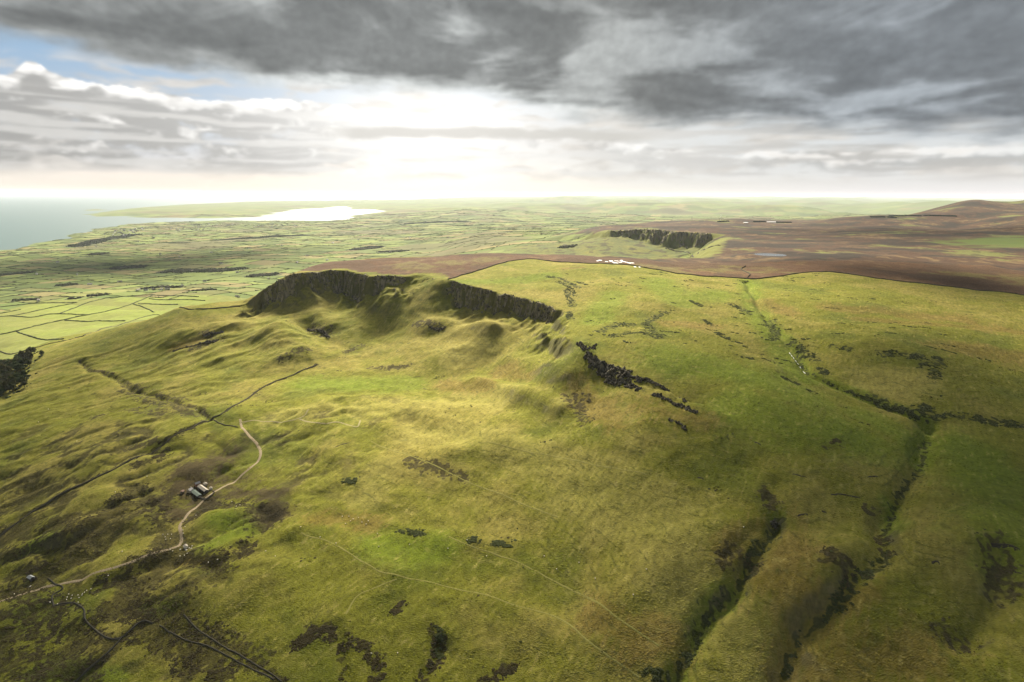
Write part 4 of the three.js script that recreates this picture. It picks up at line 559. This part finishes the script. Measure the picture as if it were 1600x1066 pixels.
for (const k in hedgeNames) thing(new THREE.Mesh(bank(LINES[k], 4.2, 2.5, 5, thorn, 0.5), bankMat), 'hedge', hedgeNames[k], 'hedge', 'hedges of the bright pasture');
console.log('walls');
const globalHedgeTrees = [];
{ // hedges of the patchwork beyond
  const toXZ = (u, v) => { let x = u * FA - v * FB, z = u * FB + v * FA; for (let k = 0; k < 3; k++) { const uu = u - 14 * n2(x / 130, z / 130), vv = v - 14 * n2(x / 130 + 9, z / 130); x = uu * FA - vv * FB; z = uu * FB + vv * FA; } return [x, z]; };
  const edges = [];
  for (const [u0, u1, v0, v1] of bounds) for (const [a, b] of [[[u1, v0], [u1, v1]], [[u0, v1], [u1, v1]]]) {
    const m = toXZ((a[0] + b[0]) / 2, (a[1] + b[1]) / 2), far = Math.hypot(...m); if (rnd() < 0.3) continue;
    if (far > 15500 || m[1] > -1500 || Math.abs(m[0]) > -m[1] * 0.98 + 300 || inNear(...m) || (pastureBox(...m))) continue;
    const [d, w] = plateauAt(...m); if (d > -w * 0.75 || (w > 55 && w < 100 && d > -750)) continue;
    if (far > 3500 && landHeight(...m) < 3) continue;
    if (fbm(m[0] / 1300 + 8, m[1] / 1300, 3) > 0.3 && rnd() < 0.6) continue;
    const step = clamp(far / 260, 9, 45), n = Math.max(2, Math.ceil(Math.hypot(b[0] - a[0], b[1] - a[1]) / step)), line = [];
    for (let i = 0; i <= n; i++) line.push(toXZ(mix(a[0], b[0], i / n), mix(a[1], b[1], i / n)));
    edges.push({ far, line });
  }
  edges.sort((p, q) => p.far - q.far);
  const rest = [];
  edges.forEach(({ far, line }, e) => {
    const w = 2.2 + far / 5200, h = 1.3 + far / 6500, pos = [], col = [], idx = [];
    line.forEach(([x, z], i) => {
      const a = line[Math.max(0, i - 1)], b = line[Math.min(line.length - 1, i + 1)], l = Math.hypot(b[0] - a[0], b[1] - a[1]) + 1e-6, nx = -(b[1] - a[1]) / l, nz = (b[0] - a[0]) / l, y = landHeight(x, z), q = n2(x / 17, z / 17), t = h * (0.85 + 0.6 * q + (rnd() < 0.12 ? 1.1 : 0)), k = 1 + 0.4 * q;
      for (const [o, yy] of [[-w / 2, -0.5], [-w * 0.3, t * 0.8], [w * 0.28, t], [w / 2, -0.5]]) { pos.push(x + nx * o, y + yy, z + nz * o); col.push(thorn[0] * k, thorn[1] * k, thorn[2] * k); }
      if (i) for (let k2 = 0; k2 < 3; k2++) { const s = (i - 1) * 4 + k2; idx.push(s, s + 1, s + 4, s + 4, s + 1, s + 5); }
    });
    const g = new THREE.BufferGeometry(); g.setAttribute('position', new THREE.Float32BufferAttribute(pos, 3)); g.setAttribute('color', new THREE.Float32BufferAttribute(col, 3)); g.setIndex(idx); g.computeVertexNormals();
    if (e < 160) thing(new THREE.Mesh(g, bankMat), 'hedge', 'dark hedge between green lowland fields beyond the ridge and cliffs', 'hedge', 'hedges of the lowland patchwork'); else rest.push(g);
  });
  const hedgeTrees = []; edges.forEach(({ far, line }) => { for (const [x, z] of line) if (rnd() < 0.07 + 0.1 * sstep(0.1, 0.4, fbm(x / 500, z / 500, 2))) hedgeTrees.push([x, z, 2.4 + rnd() * 2.6 + far / 5000, 4 + rnd() * 4, [0.03, 0.036, 0.016]]); });
  globalHedgeTrees.push(...hedgeTrees);
  stuff(new THREE.Mesh(merge(rest), bankMat), 'hedgerows', 'dark hedgerows netted over the distant lowland fields', 'hedgerows');
  console.log('hedges', edges.length);
}
// ---------- bushes ----------
const lump = (seedy, detail = 1, squash = 0.62) => { const g = new THREE.IcosahedronGeometry(1, detail), p = g.attributes.position; for (let i = 0; i < p.count; i++) { const x = p.getX(i), y = p.getY(i), z = p.getZ(i), k = 1 + 0.34 * n2(x * 1.9 + seedy, y * 1.9 + z * 1.3) + 0.2 * n2(z * 3.4 + seedy, x * 3.1 - y); p.setXYZ(i, x * k, Math.max(-0.25, y * k * squash), z * k); } g.computeVertexNormals(); return g; };
const leafMat = new THREE.MeshPhysicalMaterial({ color: 0xffffff, roughness: 1, specularIntensity: 0.1 });
function bushes(name, label, category, list, detail = 1) {          // [x, z, size, height, colour]
  const mesh = new THREE.InstancedMesh(lump(list.length % 17 + 0.3, detail), leafMat, list.length), m = new THREE.Matrix4(), q = new THREE.Quaternion(), up = new THREE.Vector3(0, 1, 0), c = new THREE.Color();
  list.forEach(([x, z, s, h, col], i) => { q.setFromAxisAngle(up, rnd() * 6.28); m.compose(new THREE.Vector3(x, ground(x, z), z), q, new THREE.Vector3(s * (0.8 + rnd() * 0.5), h, s * (0.8 + rnd() * 0.5))); mesh.setMatrixAt(i, m); const k = 0.7 + rnd() * 0.6; mesh.setColorAt(i, c.setRGB(col[0] * k, col[1] * k, col[2] * k)); });
  return stuff(mesh, name, label, category);
}
{
  const gorse = [], rush = [], dots = [], green = [0.034, 0.04, 0.013], brown = [0.046, 0.038, 0.016];
  const sow = (kind, count, list, size, high, col, thr) => { let box = PATCHES[kind]; for (let i = 0; i < count; i++) { const [line, w] = box[Math.floor(rnd() * box.length)], s = Math.floor(rnd() * (line.length - 1)), t = rnd(), a = rnd() * 6.28, r = Math.sqrt(rnd()) * w * 1.5, x = mix(line[s][0], line[s + 1][0], t) + Math.cos(a) * r, z = mix(line[s][1], line[s + 1][1], t) + Math.sin(a) * r; if (!inNear(x, z) || fbm(x / 13, z / 13 + 9, 3) * 0.8 + n2(x / 5.5 + 7, z / 5.5) * 0.4 + n2(x / 27, z / 27) * 0.35 < thr) continue; const k = size * (0.6 + rnd() * 0.9); list.push([x, z, k, k * high * (0.8 + rnd() * 0.5), col]); } };
  sow('scrub', 11000, gorse, 0.95, 0.8, green, 0.06); sow('heath', 20000, rush, 0.8, 0.55, [0.034, 0.028, 0.012], 0); sow('peat', 3000, rush, 0.9, 0.42, brown, 0.02);
  for (let c = 0; c < 190; c++) {                      // small clumps on the green shoulder
    const x0 = 100 + rnd() * 640, z0 = -1420 + rnd() * 640; if (bil(AD, x0, z0) < 15 || z0 < wallAt(x0) + 8 || fbm(x0 / 120 + 4, z0 / 120, 2) < -0.06) continue;
    const n = 2 + rnd() * rnd() * 16, th = 0.3 + rnd() * 0.5; for (let k = 0; k < n; k++) { const o = (rnd() - 0.5) * n * 2.2, q = (rnd() - 0.5) * 4; gorse.push([x0 + Math.cos(th) * o - Math.sin(th) * q, z0 + Math.sin(th) * o + Math.cos(th) * q, 0.9 + rnd() * 1.3, 0.8 + rnd() * 0.8, green]); }
  }
  for (let c = 0; c < 900; c++) { const x = -900 + rnd() * 1900, z = -1350 + rnd() * 1050; if (!inNear(x, z) || fbm(x / 140 + 40, z / 140, 2) < 0.05) continue; const n = rnd() < 0.3 ? 5 : 1; for (let k = 0; k < n; k++) dots.push([x + (rnd() - 0.5) * n * 3, z + (rnd() - 0.5) * n * 2, 0.6 + rnd(), 0.5 + rnd() * 0.6, rnd() < 0.5 ? green : brown]); }
  const tufts = [];                                    // tussocks of hill grass, thicker where the slope is near
  for (let i = 0; i < 420000 && tufts.length < 170000; i++) { const z = -235 - 1000 * rnd() ** 1.5, x = (rnd() * 2 - 1) * Math.min(1300, 160 - z * 0.95); if (fbm(x / 34, z / 34 + 3, 2) + 0.5 * n2(x / 7, z / 7) < -0.12 || bil(ASL, x, z) > 0.9) continue; const s = 0.35 + rnd() * 0.55; hillColour(x, z); const k = 0.74 + rnd() * 0.52; tufts.push([x, z, s, s * (0.5 + rnd() * 0.5), [out3[0] * k, out3[1] * k, out3[2] * k]]); }
  bushes('grass_tussocks', 'rough tussocks of hill grass covering the near slopes', 'grass', tufts, 0);
  bushes('gorse_scrub', 'dark green gorse scrub in ragged patches on the slopes', 'scrub', gorse);
  bushes('heather_clumps', 'brown heather and rush clumps in the boggy hollows', 'heather', rush);
  bushes('scattered_bushes', 'small dark bushes dotted over the open hillside', 'bushes', dots);
  const pal = [[0.022, 0.03, 0.012], [0.03, 0.036, 0.015], [0.034, 0.03, 0.018]], trees = [];
  for (const W of woods) { const L = W.line, len = L.reduce((s, p, i) => s + (i ? Math.hypot(p[0] - L[i - 1][0], p[1] - L[i - 1][1]) : 0), 0), n = Math.min(900, Math.round((len + W.w) * W.w * 2 / 90)); for (let i = 0; i < n; i++) { const s = Math.floor(rnd() * (L.length - 1)), t = rnd(), a = rnd() * 6.28, r = Math.sqrt(rnd()) * W.w, x = mix(L[s][0], L[s + 1][0], t) + Math.cos(a) * r, z = mix(L[s][1], L[s + 1][1], t) + Math.sin(a) * r; if (landHeight(x, z) < 2) continue; const k = 4 + rnd() * 4; trees.push([x, z, k, k * 1.6, pal[Math.floor(rnd() * 3)]]); } }
  bushes('hedgerow_trees', 'small dark trees standing along the distant hedgerows', 'trees', globalHedgeTrees);
  const under = []; PLACES.trees.forEach(([x, z]) => { for (let k = 0; k < 40; k++) { const X = x - 6 + (rnd() - 0.5) * 50, Z = z + (rnd() - 0.5) * 64, s = 1.5 + rnd() * 2; under.push([X, Z, s, s * 1.1, [0.02, 0.028, 0.01]]); } });
  bushes('copse_undergrowth', 'dark undergrowth between the trees of the copse', 'undergrowth', under);
  bushes('woodland', 'dark copses and woods scattered over the distant lowland', 'woodland', trees);
  console.log('bushes', gorse.length, rush.length, dots.length, trees.length);
}
// ---------- trees at the foot of the ridge ----------
{
  const bark = std(0.05, 0.04, 0.028), makeTree = (sd) => {
    const o = new THREE.Group(), trunk = new THREE.CylinderGeometry(0.16, 0.42, 5, 7); trunk.translate(0, 2.5, 0);
    const limbs = [trunk]; for (let i = 0; i < 5; i++) { const g = new THREE.CylinderGeometry(0.05, 0.15, 3.4, 5); g.translate(0, 1.7, 0); g.rotateZ(0.6 + rnd() * 0.5); g.rotateY(i * 1.3 + sd); g.translate(0, 3 + i * 0.6, 0); limbs.push(g); }
    part(o, 'trunk', merge(limbs), bark);
    const faces = [], ncl = 70; for (let c = 0; c < ncl; c++) {
      const a = rnd() * 6.28, h = rnd(), rr = Math.sqrt(rnd()) * 3.6 * Math.sin(Math.PI * (0.16 + 0.8 * h)), cx = Math.cos(a) * rr, cy = 3 + h * 7.2, cz = Math.sin(a) * rr;
      for (let k = 0; k < 14; k++) { const g = new THREE.PlaneGeometry(0.6 + rnd() * 0.5, 0.4 + rnd() * 0.4); g.rotateX(rnd() * 3); g.rotateY(rnd() * 6.28); g.translate(cx + (rnd() - 0.5) * 2.1, cy + (rnd() - 0.5) * 1.7, cz + (rnd() - 0.5) * 2.1); faces.push(g); }
    }
    part(o, 'crown', merge(faces), new THREE.MeshPhysicalMaterial({ color: rgb(0.045 + sd * 0.009, 0.06, 0.02), roughness: 1, specularIntensity: 0.1, side: THREE.DoubleSide }));
    return o;
  };
  const kinds = [0, 1, 2].map(makeTree);
  const spots = []; PLACES.trees.forEach(([x, z]) => { spots.push([x, z]); for (let k = 0; k < 6; k++) spots.push([x - 6 + (rnd() - 0.5) * 46, z + (rnd() - 0.5) * 60]); });
  spots.forEach(([x, z], i) => { const t = kinds[i % 3].clone(), s = 1.3 + rnd() * 0.8; t.position.set(x, ground(x, z) - 0.2, z); t.rotation.y = rnd() * 6.28; t.scale.set(s, s * (0.9 + rnd() * 0.3), s); thing(t, 'tree', 'dark leafy tree in the copse at the foot of the olive ridge', 'tree', 'trees of the copse below the ridge'); });
}
// ---------- buildings ----------
const white = std(0.6, 0.57, 0.5, 0.8), slate = std(0.09, 0.09, 0.095, 0.7), tin = std(0.24, 0.215, 0.175, 0.9), tinDark = std(0.15, 0.135, 0.11, 0.9), rubble = std(0.16, 0.13, 0.095), darkWall = std(0.05, 0.045, 0.04), greenTin = std(0.035, 0.055, 0.042, 0.9), brick = std(0.24, 0.12, 0.07), glassy = std(0.02, 0.025, 0.03, 0.2), cream = std(0.36, 0.3, 0.21, 0.9), redTin = std(0.11, 0.06, 0.042, 0.9);
function house(L, W, H, R, wm, rm, opts = {}) {
  const o = new THREE.Group(), sh = new THREE.Shape(); sh.moveTo(-W / 2, -1.5); sh.lineTo(W / 2, -1.5); sh.lineTo(W / 2, H); sh.lineTo(0, H + R); sh.lineTo(-W / 2, H); sh.closePath();
  const body = new THREE.ExtrudeGeometry(sh, { depth: L, bevelEnabled: false }); body.translate(0, 0, -L / 2); part(o, 'wall', body, wm);
  let top; const sl = Math.hypot(W / 2 + 0.35, R * (W / 2 + 0.35) / (W / 2)), an = Math.atan2(R, W / 2);
  for (const s of [-1, 1]) { const r = new THREE.BoxGeometry(sl, 0.22, L + 0.6); r.translate(-sl / 2, 0.14, 0); r.rotateZ(an); if (s > 0) r.rotateY(Math.PI); r.translate(0, H + R, 0); top = part(o, 'roof', r, s > 0 ? rm : opts.roof2 ?? rm); }
  if (opts.small) return o;
  const door = new THREE.BoxGeometry(0.12, 2.1, opts.wide ?? 1.1); door.translate(W / 2 + 0.04, 0.95, L * 0.12); part(o, 'door', door, darkWall);
  for (const s of [-0.32, 0.36]) { const w = new THREE.BoxGeometry(0.12, 0.9, 1.1); w.translate(W / 2 + 0.03, 1.5, L * s); part(o, 'window', w, glassy); const w2 = w.clone(); w2.translate(-W - 0.06, 0, 0); part(o, 'window', w2, glassy); }
  if (opts.chimney) for (const s of [-1, 1]) { const c = new THREE.BoxGeometry(0.7, 1.5, 0.7); c.translate(0, H + R + 0.35, s * (L / 2 - 0.6)); part(top, 'chimney', c, wm); }
  return o;
}
const place = (o, x, z, turn) => { o.position.set(x, ground(x, z), z); o.rotation.y = turn; return o; };
{
  const [p0, p1, p2] = PLACES.barn, turn = Math.atan2(p1[0] - p0[0], p1[1] - p0[1]), L = Math.hypot(p1[0] - p0[0], p1[1] - p0[1]), bx = (p0[0] + p1[0]) / 2 + (p2[0] - p1[0]) * 0.5, bz = (p0[1] + p1[1]) / 2 + (p2[1] - p1[1]) * 0.5;
  const W = clamp(Math.hypot(p2[0] - p1[0], p2[1] - p1[1]), 6, 9), dx = Math.sin(turn), dz = Math.cos(turn), nx = dz, nz = -dx;
  const at = (along, across) => [bx + dx * along + nx * across, bz + dz * along + nz * across];
  thing(place(house(L * 0.95, W * 0.85, 3, 1.3, darkWall, tin, { wide: 3, roof2: tinDark }), ...at(0, 0), turn), 'barn', 'long barn with pale metal roof standing in the dark yard beside the track', 'barn');
  const g = PLACES.greenshed, s = Math.sign((g[0][0] - bx) * nx + (g[0][1] - bz) * nz) || 1;
  thing(place(house(L * 0.95, 5.5, 2.1, 0.8, darkWall, greenTin, { wide: 2.4 }), ...at(-1, s * (W / 2 + 5.6)), turn), 'long_shed', 'low shed with dark green roof alongside the pale roofed barn', 'shed');
  thing(place(house(6, 4.6, 3, 1.7, brick, slate, {}), ...at(-L / 2 - 6.5, 0.4), turn + 1.57), 'outbuilding', 'small brick outbuilding at the upper end of the pale roofed barn', 'outbuilding');
  thing(place(house(5, 3.2, 2.2, 1, cream, tin, { small: 1 }), ...at(-L / 2 + 1, -s * (W / 2 + 4.4)), turn), 'sheep_shed', 'tiny pale shed behind the barn with a brick shed beside it', 'shed');
  thing(place(house(3.2, 2.6, 2, 0.8, white, tin, { small: 1 }), ...at(L / 2 - 4, -s * (W / 2 + 4)), turn), 'store_hut', 'tiny white store hut behind the lower end of the barn', 'hut');
  const [sx, sz] = PLACES.shed; thing(place(house(7, 4.4, 2.6, 1.6, cream, slate, { chimney: 1 }), sx, sz, turn - 0.9), 'cottage', 'cream walled cottage at the edge of the farm yard', 'cottage');
  thing(place(house(4, 3.4, 2.1, 0.9, rubble, redTin, { small: 1 }), sx - 7, sz + 5, turn - 0.9), 'lean_to', 'small shed with rusty red roof beside the cream cottage', 'shed');
  const ring = [at(L / 2 + 3, W), at(L / 2 + 11, W * 0.8), at(L / 2 + 13, -W), at(L / 2 + 4, -W * 1.5), at(-L / 2 + 4, -W * 1.7), at(-L / 2 - 9, -W * 1.2)];
  thing(new THREE.Mesh(bank(ring, 0.9, 1.4, 1.5, [0.14, 0.12, 0.09]), bankMat), 'yard_wall', 'pale stone wall around the yard behind the barn', 'wall');
  const [rx, rz] = PLACES.ruin; thing(place(house(4.6, 3.4, 2, 1.3, white, tin, {}), rx, rz, 0.7), 'stone_hut', 'small whitewashed hut at the bend of the gravel track', 'hut');
  for (const [ox, oz] of [[5, 2], [6.5, -1], [-4.5, 3], [4, 6], [8, 4]]) { const b = new THREE.Mesh(lump(ox, 1, 0.8), std(0.45, 0.42, 0.36)); b.scale.setScalar(0.6 + Math.abs(oz) * 0.09); b.position.set(rx + ox, ground(rx + ox, rz + oz) + 0.1, rz + oz); thing(b, 'boulder', 'pale boulder lying beside the whitewashed hut', 'boulder', 'boulders around the whitewashed hut'); }
  const [hx, hz] = PLACES.hut; thing(place(house(7, 4, 2.2, 1.2, darkWall, std(0.2, 0.215, 0.22, 0.9), {}), hx, hz, 1.1), 'sheep_hut', 'grey roofed hut above the gravel track near the crooked wall', 'hut');
}
const far1 = PLACES.houses.filter(([x, z]) => landHeight(x, z) > 3 && !inNear(x, z)), roofs = [slate, tinDark, tin, slate];
far1.forEach(([x, z], i) => { const f = Math.hypot(x, z), s = 1 + f / 9000; const h = house((9 + (i * 7) % 9) * s, 6.5 * s, 3.6 * s, 2.4 * s, i % 5 === 3 ? rubble : white, roofs[i % 4], { small: f > 4000, chimney: i % 2 }); thing(place(h, x, z, 0.4 + (i * 1.7) % 2.6), 'farmhouse', ['white farmhouse with dark slate roof', 'white farmhouse with dull brown metal roof', 'white farmhouse with pale metal roof', 'white farmhouse with dark slate roof'][i % 4].replace('white', i % 5 === 3 ? 'bare stone' : 'white') + (f < 3300 ? ' among the lowland fields nearest the ridge' : ' far out among the lowland fields'), 'house', 'farmhouses of the lowland'); });
PLACES.town.forEach(([x, z], i) => { for (let k = 0; k < 2; k++) { const X = x + (rnd() - 0.5) * 160, Z = z + (rnd() - 0.5) * 160; if (landHeight(X, Z) < 2.5) continue; const pale = rnd() < 0.75, h = house(18 + rnd() * 16, 10, 7, 5, pale ? white : cream, slate, { small: 1 }); thing(place(h, X, Z, rnd() * 3), 'town_house', (pale ? 'white' : 'cream') + (i < 22 ? ' house of the town beside the open sea' : ' house of the town beside the bright inlet'), 'house', 'houses of the shore town'); } });
PLACES.barns.forEach(([x, z], i) => thing(place(house(i ? 34 : 72, 16, 5, 3, white, std(0.8, 0.8, 0.8, 0.6), { small: 1 }), x, z, 1.62), 'long_barn', ['longer white barn at the far edge of the moor', 'shorter white barn at the far edge of the moor'][i], 'barn'));
{
  const [x, z] = PLACES.turbine, o = new THREE.Group(), m = std(0.78, 0.78, 0.76, 0.5), tower = new THREE.CylinderGeometry(0.9, 1.8, 36, 14); tower.translate(0, 18, 0); part(o, 'tower', tower, m);
  const nac = new THREE.CapsuleGeometry(1.5, 4, 4, 10); nac.rotateX(Math.PI / 2); nac.translate(0, 36.6, 0); const hub = part(o, 'nacelle', nac, m);
  const sh = new THREE.Shape(); sh.moveTo(-0.6, 0.6); sh.lineTo(0.6, 0.6); sh.lineTo(1, 4); sh.lineTo(0.15, 17); sh.lineTo(-0.25, 17); sh.lineTo(-0.8, 4); sh.closePath();
  for (let k = 0; k < 3; k++) { const b = new THREE.ExtrudeGeometry(sh, { depth: 0.4, bevelEnabled: false }); b.translate(0, 0, 3.6); b.rotateZ(k * 2.094 + 0.3); b.translate(0, 36.6, 0); part(hub, 'blade', b, m); }
  o.position.set(x, ground(x, z) - 0.5, z); thing(o, 'wind_turbine', 'white wind turbine at the far edge of the brown moor', 'turbine');
}
// ---------- snow left in hollows ----------
{
  const snowMat = std(0.86, 0.87, 0.88, 0.9);
  const patch = (x, z, rx, rz, turn, label, group) => {
    const n = 26, pos = [x, ground(x, z) + 0.5, z], idx = []; for (let r = 1; r <= 3; r++) for (let i = 0; i < n; i++) { const a = i / n * 6.283, k = r / 3 * (1 + 0.4 * n2(Math.cos(a) * 1.6 + x * 0.1, Math.sin(a) * 1.6 + z * 0.1) + 0.22 * n2(Math.cos(a) * 5 + z, Math.sin(a) * 5)), lx = Math.cos(a) * rx * k, lz = Math.sin(a) * rz * k, X = x + lx * Math.cos(turn) - lz * Math.sin(turn), Z = z + lx * Math.sin(turn) + lz * Math.cos(turn); pos.push(X, ground(X, Z) + (r === 3 ? -0.15 : 0.55), Z); }
    for (let i = 0; i < n; i++) { const j = (i + 1) % n; idx.push(0, 1 + j, 1 + i); for (let r = 0; r < 2; r++) { const a = 1 + r * n + i, b = 1 + r * n + j; idx.push(a, b, a + n, a + n, b, b + n); } }
    const g = new THREE.BufferGeometry(); g.setAttribute('position', new THREE.Float32BufferAttribute(pos, 3)); g.setIndex(idx); g.computeVertexNormals();
    thing(new THREE.Mesh(g, snowMat), 'snow_patch', label, 'snow', group);
  };
  PLACES.snow.forEach(([x, z], i) => patch(x, z, 3 + (i * 5) % 4, 4.5 + (i * 3) % 6, i, 'white snow patch on the brown moor just behind the brow wall', 'snow patches behind the brow wall'));
  const st = dense(LINES.snowstreak, 9); st.forEach(([x, z], i) => { if (rnd() < 0.6) patch(x, z, 2.5 + rnd() * 2, 0.28 + rnd() * 0.2, Math.atan2(st[st.length - 1][1] - st[0][1], st[st.length - 1][0] - st[0][0]) + (rnd() - 0.5) * 0.2, 'thin snow streak on the green bank beside the stream', 'snow streaks beside the stream'); });
}
{
  const pool = new THREE.CircleGeometry(1, 48), p = pool.attributes.position; for (let i = 1; i < p.count; i++) { const a = Math.atan2(p.getY(i), p.getX(i)), k = 1.02 + 0.1 * n2(Math.cos(a) * 2 + 4, Math.sin(a) * 2); p.setXYZ(i, p.getX(i) * TARN.rx * k, p.getY(i) * TARN.rz * k, 0); } pool.rotateX(-Math.PI / 2); pool.translate(TARN.x, TARN.level - 0.35, TARN.z);
  structure(new THREE.Mesh(pool, new THREE.MeshPhysicalMaterial({ color: rgb(0.015, 0.02, 0.02), roughness: 0.12, ior: 1.33 })), 'moor_pool');
}
// ---------- plantation strips under the far hill ----------
for (const [line, w] of PATCHES.plantation) {
  const L = line, list = [], len = Math.hypot(L[1][0] - L[0][0], L[1][1] - L[0][1]), n = Math.round(len / 4);
  for (let i = 0; i < n; i++) for (let k = 0; k < 4; k++) { const t = (i + rnd()) / n, a = (rnd() - 0.5) * w; list.push([mix(L[0][0], L[1][0], t), mix(L[0][1], L[1][1], t) + a, 3.4 + rnd() * 1.5, 9 + rnd() * 4, [0.016, 0.024, 0.014]]); }
  bushes('plantation', 'dark conifer plantation strip on the moor under the far hill', 'plantation', list);
}
// ---------- sheep ----------
{
  
  const body = new THREE.SphereGeometry(0.42, 12, 9); { const p = body.attributes.position; for (let i = 0; i < p.count; i++) { const k = 1 + 0.07 * n2(p.getX(i) * 9, p.getY(i) * 9 + p.getZ(i) * 7); p.setXYZ(i, p.getX(i) * 1.45 * k, p.getY(i) * k + 0.68, p.getZ(i) * 0.95 * k); } }
  const head = new THREE.SphereGeometry(0.14, 9, 7); head.scale(1.55, 1, 0.9); head.rotateZ(-0.7); head.translate(0.76, 0.62, 0); const neck = new THREE.CylinderGeometry(0.13, 0.2, 0.36, 8); neck.rotateZ(-1); neck.translate(0.6, 0.74, 0);
  const ears = [-1, 1].map((s) => { const e = new THREE.SphereGeometry(0.06, 6, 4); e.scale(0.6, 0.5, 1.7); e.translate(0.68, 0.74, s * 0.15); return e; });
  const legs = []; for (const [lx, lz] of [[0.34, 0.2], [0.34, -0.2], [-0.36, 0.2], [-0.36, -0.2]]) { const a = new THREE.CylinderGeometry(0.075, 0.05, 0.3, 6); a.translate(lx, 0.36, lz); const b = new THREE.CylinderGeometry(0.05, 0.045, 0.26, 6); b.translate(lx + 0.02, 0.11, lz); legs.push(a, b); }
  const dye = (g, c) => { const n = g.attributes.position.count, a = new Float32Array(n * 3); for (let i = 0; i < n; i++) a.set(c, i * 3); g.setAttribute('color', new THREE.BufferAttribute(a, 3)); return g; };
  body.computeVertexNormals(); const whole = merge([dye(body, [0.72, 0.66, 0.54]), ...[head, neck, ...ears, ...legs].map((g) => dye(g, [0.1, 0.085, 0.07]))]), woolly = new THREE.MeshPhysicalMaterial({ vertexColors: true, roughness: 1, specularIntensity: 0.1 });
  PLACES.sheep.forEach(([x, z], i) => { const s = new THREE.Mesh(whole, woolly); s.scale.setScalar(1.1); s.position.set(x, ground(x, z) + 0.05, z); s.rotation.y = (i * 2.4) % 6.28; thing(s, 'sheep', i < 15 ? 'white sheep in the flock between the gravel track and the looping wall' : i < 34 ? 'white sheep near the whitewashed hut and the track below the farm' : i < 44 ? 'white sheep in the flock on the reddish slope beyond the farm' : 'white sheep grazing alone on the open hillside', 'sheep', 'sheep grazing on the hillside'); });
}
// ---------- clouds outside the view whose shadows lie over the near valley, both flanks and parts of the moor ----------
{
  const cloudMat = new THREE.MeshPhysicalMaterial({ color: rgb(0.8, 0.8, 0.8), roughness: 1, specularIntensity: 0 });
  const puff = [0, 1, 2].map((k) => { const g = new THREE.IcosahedronGeometry(1, 4), p = g.attributes.position; for (let i = 0; i < p.count; i++) { const x = p.getX(i), y = p.getY(i), z = p.getZ(i), d = 1 + 0.3 * n2(x * 1.7 + k * 5, y * 1.7 + z * 1.9) + 0.16 * n2(z * 4 + k, x * 4 - y * 3) + 0.08 * n2(x * 9, z * 9 + y * 8); p.setXYZ(i, x * d, y * d * (y < 0 ? 0.45 : 1), z * d); } g.computeVertexNormals(); return g; });
  const cloud = (x, z, rx, rz, away, n, label) => {
    const list = []; for (let i = 0; i < n; i++) { const a = rnd() * 6.283, r = Math.sqrt(rnd()), s = (0.3 + 0.3 * rnd()) * Math.min(rx, rz), g = puff[i % 3].clone(); g.rotateY(rnd() * 6.28); g.scale(s * 1.25, s * 0.55, s); g.translate(Math.cos(a) * r * (rx - s * 0.6), (rnd() - 0.5) * s * 0.25, Math.sin(a) * r * (rz - s * 0.6)); list.push(g); }
    const m = new THREE.Mesh(merge(list), cloudMat); m.position.set(x, 200, z).addScaledVector(sunDir, away); thing(m, 'cloud', label, 'cloud');
  };
  cloud(0, -290, 950, 235, 2500, 38, 'long grey cloud shading the foot of the valley');
  cloud(590, -370, 290, 330, 2600, 18, 'rounded grey cloud shading the gullies of the right flank');
  cloud(-730, -440, 310, 310, 2600, 18, 'rounded grey cloud shading the rough pasture by the hut');
  cloud(-900, -1120, 160, 210, 2900, 10, 'broken grey cloud shading the olive ridge');
  cloud(-2900, -4300, 2100, 800, 7000, 26, 'wide grey cloud shading the lowland fields before the coast');
  cloud(2300, -2900, 900, 420, 7000, 16, 'grey cloud shading the dark middle of the moor');
  cloud(1060, -1100, 260, 320, 3200, 14, 'grey cloud shading the far end of the brow wall');
}
renderer.render(scene, camera);
